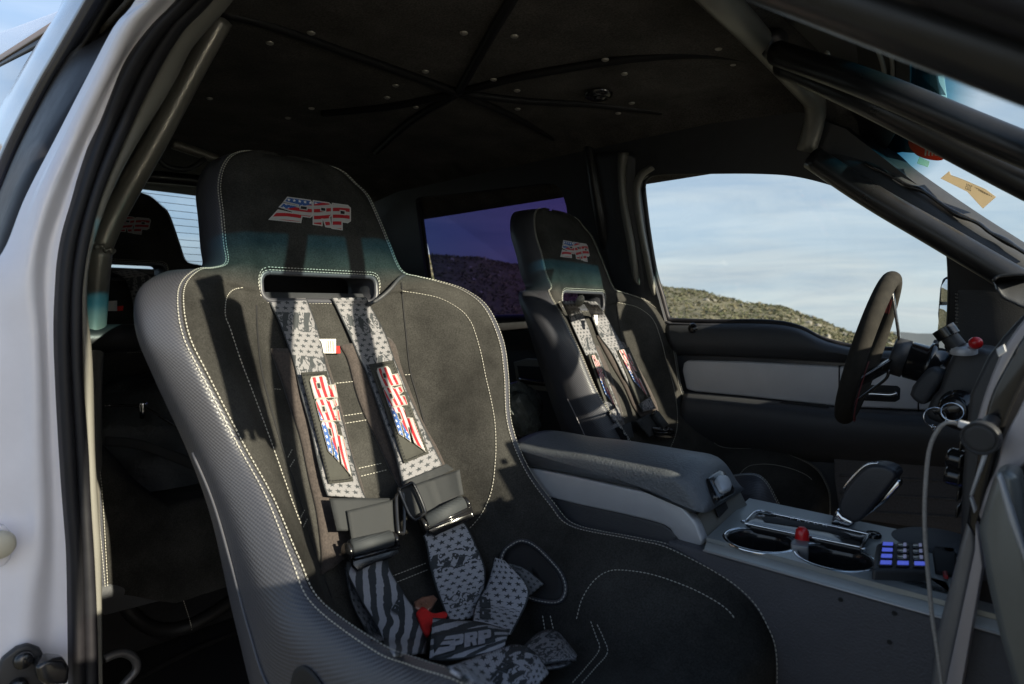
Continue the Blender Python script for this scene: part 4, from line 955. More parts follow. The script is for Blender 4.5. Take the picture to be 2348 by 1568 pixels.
# red release tab, foil packet, care label, cord
rt = surf_patch('release_tab', bv, z4([(1085, 1040), (1105, 1015), (1130, 1005), (1190, 1045), (1265, 1035), (1280, 1062), (1230, 1078), (1190, 1090), (1165, 1180), (1130, 1150)]), .034, REDF, None, .006); tag(rt, 'red fabric pull tab between the heaped harness straps', 'pull tab')
fo = surf_patch('foil_packet', bv, z4([(1068, 975), (1120, 945), (1190, 932), (1215, 955), (1180, 1010), (1150, 1035), (1080, 1015)]), .026, COPPER, None, .008, curve=False); tag(fo, 'crinkled copper coloured foil packet tucked behind the harness straps', 'packet')
quadpatch('care_label', BV_A, z2([(1112, 1245), (1226, 1245), (1226, 1336), (1128, 1336)]), PAPER, seatA, .010, .0006)
quadpatch('care_label', BV_A, z2([(1226, 1290), (1250, 1290), (1254, 1336), (1226, 1336)]), REDF, seatA, .010, .0006)
bm = bmesh.new()
for k in range(5):
    a, b = z2([(1170+k*11, 1256)])[0], z2([(1168+k*11, 1328)])[0]; tube_bm(bm, [hit(BV_A, a, .0112), hit(BV_A, b, .0112)], .0005, 5)
finish('label_print', bm, BLK, seatA)
cdp = [PX(p, x) for p, x in zip(z2([(1680, 843), (1655, 842), (1620, 870), (1570, 930), (1500, 990), (1440, 1020), (1380, 1030)]), (-1.09, -1.03, -1.02, -1.015, -1.015, -1.02, -1.10))]
tag(tube('seat_cord', cdp, .0036, BLKS, None, 10, 40), 'thin black cord crossing the near headrest beside the harness slot', 'cord')

# driver harness
hD = thing('harness', 'star printed racing harness hanging on the far driver seat', 'seat harness', (-.9, .4, -.3), 'printed racing harnesses')
ribbon('shoulder_pad', BV_D, zd([(535, 950), (590, 1090), (640, 1230), (685, 1340), (715, 1440)]), zd([(632, 950), (700, 1110), (755, 1280), (785, 1420), (790, 1450)]), BROWN, hD, .008, 30, 6, .010)
ribbon('shoulder_pad', BV_D, zd([(625, 890), (720, 1070), (790, 1190), (840, 1310), (885, 1380)]), zd([(780, 930), (855, 1060), (915, 1170), (970, 1285), (985, 1340)]), BROWN, hD, .008, 30, 6, .010)
ribbon('shoulder_strap', BV_D, zd([(410, 690), (420, 712), (480, 840), (520, 930), (575, 1050), (690, 1350), (710, 1400)]), zd([(490, 690), (502, 702), (560, 810), (602, 930), (650, 1050), (760, 1340), (770, 1400)]), WEBM, hD, n=50, offs=(.006, .024), bow=.002, v0=.1)
ribbon('shoulder_strap', BV_D, zd([(535, 690), (547, 706), (600, 800), (640, 900), (720, 1010), (850, 1270), (890, 1340)]), zd([(615, 690), (627, 702), (700, 820), (770, 940), (830, 1030), (940, 1260), (970, 1320)]), WEBM, hD, n=50, offs=(.006, .024), bow=.002, v0=.36)
pd1 = quadpatch('pad_patch', BV_D, zd([(570, 1000), (620, 995), (742, 1320), (690, 1345)]), PATCH, hD, .028, .003)
pd2 = quadpatch('pad_patch', BV_D, zd([(735, 980), (808, 958), (938, 1250), (868, 1292)]), PATCH, hD, .028, .003)
logo(bvh_of([pd1]), zd([(695, 1300), (588, 1010), (618, 1002), (738, 1325)]), pd1, .004, name='patch_logo', ow=3.5, iw=1.5, white=CREAM)
logo(bvh_of([pd2]), zd([(868, 1215), (748, 980), (800, 968), (928, 1262)]), pd2, .004, name='patch_logo', ow=3.5, iw=1.5, white=CREAM)
quadpatch('keeper_strap', BV_D, zd([(850, 1392), (960, 1335), (1010, 1440), (930, 1490)]), VELC, hD, .04, .003)
quadpatch('keeper_strap', BV_D, zd([(720, 1440), (820, 1400), (840, 1490), (760, 1520)]), VELC, hD, .03, .003)
adjuster(BV_D, zd([(960, 1350)])[0], zd([(1020, 1430)])[0], zd([(940, 1430), (1060, 1440), (1075, 1490), (1040, 1500), (960, 1490)]), hD)
quadpatch('care_label', BV_D, zd([(548, 830), (574, 830), (576, 882), (560, 884)]), PAPER, seatD, .010, .0006)
ks = lathe('sleeve_nut', [(0, -.02), (.006, -.02), (.009, -.01), (.010, .0), (.009, .012), (.006, .02), (0, .02)], mat('beige_cord', (.26, .24, .19), .6), None, hit(BV_D, zd([(520, 688)])[0], .02), (.6, -.5, .4), 16)
tag(ks, 'small beige cord toggle hanging in the driver seat harness slot', 'toggle')
# rear harness bits
hR = thing('harness', 'dim star printed racing harness on the rear seat behind the passenger seat', 'seat harness', (-2.0, -.4, -.3), 'printed racing harnesses')
def zlx(p, X): return [PX(q, X) for q in zl(p)]
def flat_ribbon(name, L3, R3, mt, parent, v0=0):
    n = 24; A = smooth_curve(L3, n); B = smooth_curve(R3, n); rows = [[A[i].lerp(B[i], j/4) for j in range(5)] for i in range(n)]
    acc = [v0]
    for i in range(1, n): acc.append(acc[-1]+(A[i]-A[i-1]).length)
    return grid(name, rows, mt, parent, uv=lambda i, j: (j/4, acc[min(i, n-1)]), mods=(('solid', .002),))
bm = bmesh.new(); dash_bm(bm, smooth_curve([PX(p, -1.58) for p in [(392, 1285), (405, 1330), (425, 1390), (436, 1425), (440, 1446)]], 60), .0010); finish('strap_stitching', bm, THREAD, hR, False)
flat_ribbon('lap_strap', [PX(p, -1.60) for p in [(360, 1170), (372, 1260), (382, 1370)]], [PX(p, -1.60) for p in [(400, 1165), (412, 1255), (430, 1365)]], VELC, hR)
flat_ribbon('shoulder_strap', zlx([(610, 590), (690, 650), (745, 860)], -2.05), zlx([(740, 575), (845, 640), (900, 850)], -2.03), WEBM, hR)
flat_ribbon('lap_webbing', zlx([(800, 1025), (940, 1165)], -1.9), zlx([(855, 1020), (960, 1110)], -1.9), WEBA, hR)
o = flat_ribbon('label_flap', zlx([(540, 752), (575, 805)], -2.04), zlx([(640, 748), (640, 805)], -2.04), PAPER, hR); o = flat_ribbon('label_flap', zlx([(640, 778), (640, 805)], -2.04), zlx([(675, 776), (672, 803)], -2.04), REDF, hR)
flat_ribbon('pad_patch', zlx([(860, 1025), (880, 1130)], -1.88), zlx([(900, 1060), (935, 1160)], -1.88), mat('blue_print', (.03, .12, .36), .7, 0, 60, .3), hR)

# ================================================================== CENTRE CONSOLE
con = thing('centre_console', 'grey and black centre console between the seats with padded lid and cup holders', 'centre console', (-.4, -.02, -.98))
YN, YF = -.14, .12
rid = za([(150, 745), (250, 765), (420, 800), (700, 840), (1000, 898), (1200, 938), (1350, 968), (1430, 1008), (1500, 1080), (1560, 1180), (1610, 1250)])
bot = za([(1640, 1268), (1560, 1262), (1500, 1240), (1420, 1182), (1300, 1122), (1000, 1050), (600, 962), (300, 902), (170, 880)])
lidp = [PY((q.x, q.y), YN) for q in smooth_curve([(*p, 0) for p in rid], 30)]+[PY((q.x, q.y), YN) for q in smooth_curve([(*p, 0) for p in bot], 20)]
PAD = mat('grained_lid', (.095, .104, .115), .40, 0, 20, .1, 260, .9, bdist=.0012)
nl = len(lidp); fx = max(p.x for p in lidp); LR = []
zb = min(p.z for p in lidp); YF = .035
TT = [0, .012, .035, .07, .12, .2, .3, .4, .5, .6, .7, .8, .88, .93, .965, .988, 1]
for t in TT:
    c = math.sin(math.pi*min(1, .06+t*.94)); e = min(t, 1-t); ins = .009*(1-math.sqrt(1-(1-min(1, e/.10))**2))
    row = []
    for i_, p in enumerate(lidp):
        top = 1 if i_ < 30 else 0
        row.append(Vector((p.x-.012*t*max(0, 1-(fx-p.x)/.2)-(ins if p.x > fx-.05 else 0), YN+(YF-YN)*t, p.z+(.016*c-ins)*top)))
    LR.append(row+[row[0]])
LR = [[sum(LR[0][:-1], Vector())/nl]*(nl+1)]+LR+[[sum(LR[-1][:-1], Vector())/nl]*(nl+1)]
lid = grid('console_lid', LR, PAD, con)
# latch in the lid nose: placed on the sloping front face
a3, b3, c3 = PY(za([(1560, 1180)])[0], YN), PY(za([(1640, 1265)])[0], YN), PY(za([(1430, 1008)])[0], YN)
fn = (b3-c3).normalized(); nrm = Vector((fn.z*-1, 0, fn.x)); nrm = Vector((-fn.z, 0, fn.x)); nrm = nrm if nrm.x > 0 else -nrm; nrm = (nrm+Vector((0, .07*nrm.x, 0))).normalized()
def lf(p, o=0): return PP(za([p])[0], b3+(c3-b3)*.25+nrm*o, nrm)
lat = prism('lid_latch', [lf(p, .015) for p in [(1650, 990), (1740, 925), (1790, 940), (1870, 1080), (1860, 1110), (1755, 1160), (1720, 1130)]], -nrm*.02, BLKG, con, .004)
prism('latch_button', [lf(p, .021) for p in [(1722, 1005), (1745, 965), (1790, 960), (1825, 985), (1850, 1045), (1840, 1080), (1790, 1100), (1765, 1090)]], -nrm*.01, SILV, lat, .005)
# silver side rail and dark insert
sp = za([(60, 880), (300, 918), (600, 975), (1000, 1062), (1300, 1132), (1430, 1198), (1500, 1262), (1560, 1340), (1600, 1440), (1622, 1515), (1500, 1500), (1412, 1462), (1380, 1405), (1300, 1350), (1000, 1272), (700, 1208), (420, 1140), (60, 1070)])
prism('side_rail', [PY((q.x, q.y), YN+.006) for q in smooth_curve([(*p, 0) for p in sp], 60)][:-1], (0, .02, 0), SILV, con, .004)
prism('side_insert', [PY(p, YN+.010) for p in za([(60, 1060), (420, 1130), (700, 1200), (1000, 1265), (1300, 1340), (1380, 1395), (1430, 1470), (1640, 1520), (1640, 1900), (60, 1900)])], (0, .02, 0), BLKS, con, .004)
box('bin_body', (-.98, -.115, -.95), (-.52, .04, -.32), BLKS, con, .01)
# front wall of the bin
q = [PY(za([(1500, 1240)])[0], YN+.008), PY(za([(1900, 1080)])[0], .03), PY(za([(1978, 1235)])[0], .05), PY(za([(1622, 1515)])[0], YN+.008)]
prism('bin_front', q, (-.012, 0, .0), TRIMG, con, .003)
prism('bin_catch', [PP(p, q[0]+Vector((.003, 0, 0)), (q[1]-q[0]).cross(q[3]-q[0])) for p in za([(1715, 1225), (1790, 1165), (1815, 1225), (1745, 1300)])], (-.004, 0, 0), BLKCAV, con, .001)
# deck with two cup holes
DZ = -.340
def dz(p, z=DZ): return PZ(zc([p])[0], z)
c1, c2 = PZ((1741, 1243), -.338), PZ((1913, 1282), -.338); RC = .0465
corner = [dz((110, 870)), dz((390, 610)), dz((500, 625)), dz((1280, 790)), dz((1950, 880))]
deck_out = [Vector((-.412, YN-.008, DZ)), Vector((.04, YN-.008, DZ)), Vector((.04, .085, DZ)), Vector((-.445, .085, DZ))]
circ = lambda c, r, n=40: [Vector((c.x+r*math.cos(2*math.pi*i/n), c.y+r*math.sin(2*math.pi*i/n), DZ)) for i in range(n)]
DECK = mat('satin_grey_deck', (.30, .32, .32), .36, .35, 12, .08)
holes('cup_deck', [deck_out, circ(c1, RC), circ(c2, RC)], DECK, con, .006, -1)
for c in (c1, c2):
    lathe('cup_holder', [(RC+.004, .0045), (RC+.001, .006), (RC-.003, .003), (RC-.004, -.010), (RC-.008, -.07), (RC-.012, -.075), (0, -.075)], BLKG, con, Vector((c.x, c.y, DZ)), seg=48)
    torus('cup_ring', (c.x, c.y, DZ+.004), RC+.003, .0030, CHR, con, seg=64)
mdc = (c1+c2)/2
prism('deck_lip', [Vector((-.412, YN-.008, DZ)), Vector((.04, YN-.008, DZ)), Vector((.04, YN-.016, DZ-.010)), Vector((-.412, YN-.016, DZ-.010))], (0, .004, -.003), DECK, con, .001)
tube('deck_edge', [Vector((-.412, YN-.017, DZ-.011)), Vector((.04, YN-.017, DZ-.011))], .0016, SILV, con, 8)
prism('console_side', [Vector((-.475, YN-.012, DZ-.014)), Vector((.05, YN-.012, DZ-.014)), Vector((.05, YN-.012, -.60)), Vector((-.2, YN-.012, -.585)), Vector((-.34, YN-.012, -.545)), Vector((-.475, YN-.012, -.50))], (0, .03, 0), mat('grained_side', (.065, .066, .076), .6, 0, 25, .12, 330, 1, bdist=.0015), con, .006)
for p in ((1505, 872), (1752, 935), (1730, 1067)):
    lathe('side_hole', [(0, .0), (.0018, 0), (.0026, .0006), (.003, -.001)], BLKCAV, con, PY(cv(1173.6, 939, .5, [p])[0], YN-.0135), (0, -1, 0), 16)
# centre bridge between the cups and red button
prism('cup_bridge', [dz(p, DZ+.012) for p in [(722, 850), (760, 822), (858, 830), (858, 895), (722, 872)]], (0, 0, -.03), SILVD, con, .002)
rb = lathe('push_button', [(0, .019), (.0045, .0185), (.0085, .014), (.0095, .008), (.0095, 0)], RED, None, dz((808, 840), DZ+.010), seg=28); tag(rb, 'glossy red push button standing between the two cup holders', 'button')
# shift gate
gz = DZ+.012
gate = [dz(p, gz) for p in [(375, 700), (470, 625), (640, 655), (1270, 790), (1310, 815), (1260, 905), (1225, 895), (410, 725)]]
prism('shift_gate', gate, (0, 0, -.012), BLKG, con, .003)
l = gate; tube('gate_trim', [p+Vector((0, 0, .001)) for p in l+[l[0]]], .0022, CHR, con, 10, 120)
prism('shift_slot', [dz(p, gz+.001) for p in [(500, 670), (540, 660), (1000, 730), (1180, 800), (1180, 830), (1000, 770), (520, 700)]], (0, 0, -.002), BLKCAV, con, .0003)
def text(body, quad3, mt, parent, name='lettering'):
    cu = bpy.data.curves.new(name, 'FONT'); cu.body = body; ob = bpy.data.objects.new(name, cu); COL.objects.link(ob)
    dg = bpy.context.evaluated_depsgraph_get(); me = bpy.data.meshes.new_from_object(ob.evaluated_get(dg)); bpy.data.objects.remove(ob)
    xs = [v.co.x for v in me.vertices]; ys_ = [v.co.y for v in me.vertices]; x0, x1, yy0, yy1 = min(xs), max(xs), min(ys_), max(ys_)
    for v in me.vertices:
        u, w = (v.co.x-x0)/(x1-x0), (v.co.y-yy0)/(yy1-yy0); v.co = quad3[3].lerp(quad3[2], u).lerp(quad3[0].lerp(quad3[1], u), w)
    me.materials.append(mt); o = bpy.data.objects.new(name, me); COL.objects.link(o)
    if parent: o.parent = parent; o.matrix_parent_inverse = Matrix.Translation(-parent.matrix_basis.translation) if parent.type == 'EMPTY' else Matrix()
    return o
text('P  R  N  D  M', [dz(p, gz+.0015) for p in [(720, 668), (1000, 728), (1000, 742), (720, 682)]], WPLAST, con, 'gear_letters')
# shifter
YS = .035
shx = thing('gear_shifter', 'black leather gear shifter with chrome spine and release lever, raised on the console', 'gear shifter', tuple(PY((1925, 1225), YS)))
hb = smooth_curve([(*p, 0) for p in zc([(1080, 590), (1110, 500), (1180, 400), (1290, 290), (1380, 268), (1480, 292), (1532, 340), (1528, 372), (1400, 530), (1260, 690), (1200, 712), (1110, 655), (1080, 590)])], 40)[:-1]
prism('grip', [PY((q.x, q.y), YS-.022) for q in hb], (0, .044, 0), mat('leather_grip', (.030, .031, .036), .42, 0, 60, .1, 500, .3), shx, .015, 6)
sp_ = [PY((q.x, q.y), YS-.016) for q in smooth_curve([(*p, 0) for p in zc([(1068, 575), (1105, 485), (1175, 388), (1285, 278), (1385, 254), (1490, 280), (1542, 345)])], 30)]
tube('chrome_spine', sp_[6:22], .0020, CHR, shx, 10, 40)
prism('chrome_collar', [PY(p, YS-.013) for p in zc([(1075, 600), (1040, 660), (990, 785), (1140, 812), (1180, 770), (1215, 700), (1120, 655)])], (0, .026, 0), CHR, shx, .005)
prism('release_lever', [PY(p, YS-.010) for p in zc([(1530, 376), (1565, 400), (1560, 432), (1440, 560), (1285, 668), (1400, 540)])], (0, .02, 0), CHR, shx, .003)
# small knob by the gate
kn = lathe('knob', [(0, .012), (.009, .012), (.011, .009), (.011, 0)], BLKG, None, dz((1352, 845), DZ), seg=24); tag(kn, 'small round black knob beside the end of the shift gate', 'knob')
# keypad
kp = thing('keypad', 'black switch keypad with rows of lit blue keys on the console', 'keypad', tuple(dz((1560, 1000), DZ)))
kz = DZ+.020
KQ = [dz(p, kz) for p in [(1380, 858), (1765, 872), (1790, 1075), (1345, 1062)]]
prism('keypad_body', KQ, (0, 0, -.030), BLK, kp, .005)
def kq(u, v): return KQ[0].lerp(KQ[1], u).lerp(KQ[3].lerp(KQ[2], u), v)
for c in range(3):
    for r in range(4):
        u0, v0 = .13+c*.30, .08+r*.235; lit = c == 0 or r == 3
        key = prism('key', [kq(u0-.02, v0-.02)+Vector((0, 0, .001)), kq(u0+.22, v0-.02)+Vector((0, 0, .001)), kq(u0+.22, v0+.16)+Vector((0, 0, .001)), kq(u0-.02, v0+.16)+Vector((0, 0, .001))], (0, 0, .0018), BLKG, kp, .0006)
        uu = (u0, u0+.20) if lit else (u0+.10, u0+.16)
        z_ = Vector((0, 0, .0032))
        prism('key_light', [kq(uu[0], v0)+z_, kq(uu[1], v0)+z_, kq(uu[1], v0+.13)+z_, kq(uu[0], v0+.13)+z_], (0, 0, .0004), BLUEL if lit else PALEL, key, 0)
# tray recess and lids around the keypad
lathe('tray_pod', [(0, .010), (.05, .010), (.062, .004), (.064, -.01)], BLKS, con, dz((1690, 900), DZ)+Vector((.02, .03, 0)), seg=40)
prism('front_tray', [dz(p, DZ+.006) for p in [(1430, 1100), (1560, 1090), (1760, 1110), (1930, 1160), (1990, 1270), (1900, 1260), (1440, 1140)]], (0, 0, -.012), BLK, con, .003)
prism('socket_panel', [dz(p, DZ+.010) for p in [(1800, 880), (1990, 900), (1990, 1110), (1830, 1080)]], (0, 0, -.02), BLKCAV, con, .003)
prism('red_socket', [dz(p, DZ+.014) for p in [(1885, 1070), (1925, 1075), (1935, 1125), (1890, 1115)]], (0, 0, -.004), mat('dim_red', (.30, .02, .02), .5), con, .002)

# ================================================================== DRIVER DOOR
dd = thing('driver_door', 'closed far driver door with grey trim panel, armrest and black upper pad', 'car door', (-.6, .84, -.8))
DY = .80
def fd(pts, y): return [PY((q.x, q.y) if hasattr(q, 'x') else q, y) for q in pts]
belt = [(1528, 741), (1640, 741), (1740, 741), (1800, 746), (1840, 757), (1880, 778), (1925, 792), (1990, 803), (2120, 807), (2240, 812)]
def lowerc(c, dy): return [(x, y+dy) for x, y in c]
b0 = [(x, y-1) for x, y in belt]
loft('upper_pad', [fd(b0, DY), fd(lowerc(b0, 6), DY-.035), fd([(x, y+(26 if i < 4 else 20)) for i, (x, y) in enumerate(b0)], DY-.050), fd([(1540, 795), (1640, 797), (1740, 800), (1800, 802), (1850, 806), (1880, 808), (1925, 812), (1990, 818), (2120, 826), (2240, 832)], DY-.048), fd([(1550, 812), (1640, 814), (1740, 818), (1800, 820), (1850, 823), (1880, 825), (1925, 828), (1990, 833), (2120, 842), (2240, 850)], DY-.02)], BLKS, dd, 60, 6)
box('door_core', (-1.08, .79, -.95), (.1, .84, -.13), BLKS, dd, .005)
tp = [(1563, 850), (1566, 832), (1576, 826), (1700, 829), (1920, 840), (2145, 856), (2240, 864), (2240, 948), (2140, 942), (1920, 932), (1700, 908), (1592, 898), (1572, 892)]
prism('trim_panel', fd(tp, DY-.035), (0, .03, 0), mat('door_grey_trim', (.55, .54, .55), .5, .15, 5, .12, 600, .1), dd, .006)
for xx in (1922, 2104): prism('trim_gap', fd([(xx, 838), (xx+3, 838), (xx+2, 945), (xx-1, 945)], DY-.037), (0, .02, 0), BLKCAV, dd, 0)
prism('handle_recess', fd([(1996, 882), (2056, 884), (2064, 890), (2062, 916), (2052, 922), (1960, 918), (1960, 882)], DY-.037), (0, .006, 0), BLKCAV, dd, .003)
tube('door_handle', fd([(1972, 905), (2000, 903), (2040, 905), (2056, 901)], DY-.045), .0052, CHR, dd, 12)
loft('armrest', [fd([(1570, 898), (1700, 909), (1920, 933), (2140, 944), (2240, 950)], DY-.02), fd([(1565, 912), (1700, 925), (1920, 948), (2140, 962), (2240, 968)], DY-.10), fd([(1560, 960), (1700, 975), (1920, 1000), (2140, 1015), (2240, 1020)], DY-.11), fd([(1570, 1010), (1700, 1020), (1920, 1038), (2140, 1055), (2240, 1060)], DY-.07), fd([(1570, 1035), (1700, 1045), (1920, 1060), (2140, 1075), (2240, 1080)], DY-.01)], BLKS, dd, 40, 6)
prism('pull_cup', fd([(1782, 924), (1792, 921), (1890, 928), (1900, 934), (1892, 939), (1800, 935), (1786, 931)], DY-.072), (0, .01, 0), BLKCAV, dd, .001)
prism('map_pocket', fd([(1910, 1030), (2240, 1050), (2240, 1230), (1925, 1185), (1912, 1100)], DY-.04), (0, .03, 0), FABRIC, dd, .004)
for yy in (1090, 1130, 1170): tube('pocket_rib', fd([(1925, yy), (2080, yy+8), (2240, yy+18)], DY-.040), .0035, FABRIC, dd, 8)
lathe('door_lock', [(0, .006), (.012, .006), (.014, .002), (.016, 0)], BLKG, dd, PY((1588, 752), DY-.052), (0, -1, .2), 20)
# speaker grille pod low rear
prism('rear_door_bezel', fd([(1176, 830), (1205, 822), (1320, 830), (1320, 905), (1186, 890)], .70), (0, .02, 0), TRIMG, dd, .004)
prism('rear_door_pocket', fd([(1184, 838), (1315, 845), (1315, 892), (1192, 880)], .697), (0, .01, 0), BLKCAV, dd, .003)
tube('rear_door_handle', fd([(1188, 868), (1240, 876), (1320, 882)], .69), .006, CHR, dd, 10)
# vents in the sail panel
bm = bmesh.new()
for k in range(14): prism_bm(bm, fd([(2189, 672+k*8), (2196, 673+k*8), (2196, 677+k*8), (2189, 676+k*8)], .733), (0, .005, 0))
finish('defog_vent', bm, BLKG, truck, False)
# outside mirror
mir = thing('side_mirror', 'black tow mirror outside the driver door window reflecting sky and hillside', 'mirror', tuple(PY((2170, 700), 1.0)))
MY = 1.02
prism('mirror_housing', fd([(2152, 660), (2158, 638), (2172, 631), (2215, 632), (2235, 760), (2150, 762), (2147, 720)], MY), (0.07, .16, 0), BLKG, mir, .01)
MIRR = mat('mirror_glass', (.62, .64, .66), .02, 1)
mc = PY((2170, 700), MY-.06); mn = Vector((-.80, -.60, .02)).normalized()
for poly in ([(2158, 655), (2168, 640), (2215, 640), (2215, 690), (2156, 692)], [(2154, 700), (2215, 698), (2215, 752), (2149, 757)]):
    prism('mirror_glass', [PP(p, mc, mn) for p in poly], -mn*.004, MIRR, mir, .0005)

# ================================================================== STEERING WHEEL AND COLUMN
wt, wb = PY((2044, 640), .40), PY((1940, 952), .40); wc = (wt+wb)/2; wr = (wt-wb).length/2
wn = (wt-wb).normalized().cross(Vector((0, 1, 0))).normalized()
if wn.x < 0: wn = -wn
wn = Matrix.Rotation(R_(7.5), 3, 'Z') @ wn
stw = thing('steering_wheel', 'black suede steering wheel with red cross stitching, seen nearly edge on', 'steering wheel', tuple(wc))
SW = mat('wheel_suede', (.026, .024, .021), .9, 0, 60, .4, 700, .5, sheen=0, spec=.15)
torus('rim', wc, wr, .0160, SW, stw, wn, 72, 18)
hubc = wc+wn*.045
bm = bmesh.new()
ud = (wt-wb).normalized(); ud = (ud-wn*ud.dot(wn)).normalized(); sdv = wn.cross(ud).normalized(); sdv = sdv if sdv.y > 0 else -sdv
for a in (90, 210, 330):
    v = ud*math.cos(R_(a-90+90))+sdv*math.sin(R_(a))
    v = ud*math.cos(R_(a+90+180))*1.0+sdv*math.sin(R_(a+90+180))
    t_ = wc+v*(wr-.01); c_0 = hubc+v*.03; s_ = wn.cross(v).normalized()*.016
    prism_bm(bm, [t_+s_*.7, t_-s_*.7, c_0-s_, c_0+s_], wn*.004)
bmesh.ops.recalc_face_normals(bm, faces=bm.faces); finish('spokes', bm, BLKG, stw, True, (('bevel', .0015),))
lathe('hub', [(0, -.004), (.034, -.004), (.037, 0), (.037, .022), (.030, .024), (.030, .03)], BLK, stw, hubc, wn, 36)
for s0_, s1_ in ((-55, -20), (150, 205)):
    bm = bmesh.new()
    for k in range(26):
        a = R_(s0_+(s1_-s0_)*k/26); v = ud*math.cos(a)+sdv*math.sin(a)*(-1)
        for sg in (-1, 1):
            p0 = wc+v*(wr-.0195-.0006)+wn*.006*sg; a2 = a+.012; v2 = ud*math.cos(a2)-sdv*math.sin(a2); tube_bm(bm, [p0, wc+v2*(wr-.0200)-wn*.006*sg], .0007, 4)
    finish('red_stitching', bm, THREADR, stw, False)
# stitching on the camera side of the rim
bm = bmesh.new()
for k in range(60):
    a = R_(180-8-k*1.35); v = ud*math.cos(a)-sdv*math.sin(a)
    p0 = wc+v*(wr-.004)+wn*.0196; p1 = wc+v*(wr+.004)+wn*.0196; v3 = ud*math.cos(a+.02)-sdv*math.sin(a+.02)
    tube_bm(bm, [p0, wc+v3*(wr+.004)+wn*.0196], .0008, 4)
finish('red_stitching', bm, THREADR, stw, False)
colm = thing('steering_column', 'black steering column with quick release hub, shroud, stalks and ignition', 'steering column', tuple(hubc+wn*.1))
q0 = hubc+wn*.022
lathe('quick_release', [(0, 0), (.030, 0), (.036, .004), (.036, .030), (.043, .032), (.043, .042), (.037, .044), (.037, .070), (.045, .073), (.045, .083), (.030, .085), (.030, .10)], BLKG, colm, q0, wn, 40)
for a in (40, 100): 
    v = ud*math.cos(R_(a))+sdv*math.sin(R_(a)); tube('release_tab_lug', [q0+wn*.036+v*.040, q0+wn*.036+v*.058], .005, BLK, colm, 8)
tube('brake_lead', [PY(p, .36) for p in ze([(770, 985), (860, 915), (950, 845), (965, 790)])], .0028, BLKG, colm, 8)
prism('lower_shroud', [PY(p, .34) for p in ze([(1095, 950), (1110, 900), (1165, 830), (1230, 765), (1300, 800), (1330, 830), (1280, 900), (1240, 960), (1190, 1028), (1110, 985)])], (0, .11, 0), BLKS, colm, .010, 4)
prism('column_shroud', [PY(p, .33) for p in ze([(1280, 920), (1320, 800), (1380, 670), (1420, 640), (1560, 655), (1700, 700), (1760, 760), (1700, 900), (1640, 1060), (1560, 1180), (1440, 1200), (1220, 1110), (1190, 1080), (1240, 960)])], (0, .14, 0), BLK, colm, .014, 4)
tube('stalk', [PY(p, .31) for p in ze([(1410, 650), (1370, 600), (1345, 570)])], .014, BLK, colm, 14)
tube('stalk_grip', [PY(p, .31) for p in ze([(1352, 580), (1330, 550), (1310, 525)])], .0185, BLKG, colm, 16)
pod = PY(ze([(1490, 628)])[0], .31)
lathe('bezel', [(0, .004), (.016, .004), (.020, 0), (.020, -.01)], SILV, colm, pod+Vector((-.01, 0, -.006)), (0, -.2, 1), 20)
rl = bmesh.new(); bmesh.ops.create_uvsphere(rl, u_segments=20, v_segments=12, radius=.0105, matrix=Matrix.Translation(PY(ze([(1520, 620)])[0], .30))); finish('hazard_button', rl, RED, colm)
ig = PY(ze([(1375, 1045)])[0], .30)
lathe('ignition', [(0, .0), (.020, .0), (.026, -.004), (.028, -.012), (.034, -.02)], BLKG, colm, ig+Vector((0, -.01, 0)), (-.35, -1, 0), 28)
keys = thing('key_ring', 'steel key rings with a key hanging from the ignition below the steering column', 'keys', tuple(PY(ze([(1255, 1100)])[0], .26))) 
torus('ring', PY(ze([(1260, 1095)])[0], .25), .0165, .0013, CHR, keys, (.5, -1, .1), 40, 8)
torus('ring', PY(ze([(1370, 1060)])[0], .25), .0155, .0013, CHR, keys, (.2, -1, .5), 40, 8)
prism('key_blade', [PY(p, .27) for p in ze([(1240, 1050), (1380, 1015), (1430, 1030), (1420, 1060), (1260, 1082)])], (0, .004, 0), BLKG, keys, .001)
torus('small_ring', PY(ze([(1250, 1158)])[0], .25), .005, .001, CHR, keys, (1, -.3, 0), 24, 6)

# ================================================================== DASHBOARD
dash = thing('dashboard', 'black dashboard with silver and taupe framed centre stack at the right edge', 'dashboard', (.15, 0, -.6))
rows = []
for x, z in ((.02, -.20), (-.02, -.10), (-.01, -.055), (.03, -.03), (.15, -.02), (.32, -.035), (.40, -.06)):
    rows.append([Vector((x, .10+.70*j/12, z+.035*math.exp(-((.10+.7*j/12-.40)/.17)**2)*(1 if x > -.01 else .6))) for j in range(13)])
grid('driver_dash_top', rows, BLKS, dash, mods=(('solid', .01),))
rows = []
for x, z in ((.10, -.30), (.05, -.16), (.05, -.10), (.10, -.065), (.20, -.05), (.35, -.06)): rows.append([Vector((x+.03*((j/12)), -.78+.95*j/12, z)) for j in range(13)])
grid('passenger_dash_top', rows, BLKS, dash, mods=(('solid', .01),))
rows = [[Vector((x, -.05+.68*j/12, z-.02*abs(j-6)/6)) for j in range(13)] for x, z in ((.06, -.05), (.06, .02), (.09, .06), (.16, .075), (.28, .06), (.34, -.03))]
grid('instrument_cowl', rows, BLKS, dash, mods=(('solid', .01),))  # out of view, raised so its shadow edge falls across the seats
box('dash_core', (.10, -.76, -.55), (.45, .78, -.09), BLK, dash, .02)
# gauge hood
loft('gauge_hood', [[PY(p, .16) for p in ze([(1635, 215), (1660, 195), (1720, 185), (1829, 182), (1950, 200)])], [PY(p, .24) for p in ze([(1632, 235), (1670, 215), (1740, 205), (1829, 200), (1950, 215)])], [PY(p, .14) for p in ze([(1660, 275), (1700, 330), (1760, 360), (1829, 392), (1950, 420)])]], BLKS, dash, 20, 8)
def st(pts, y): return [PY(p, y) for p in pts]
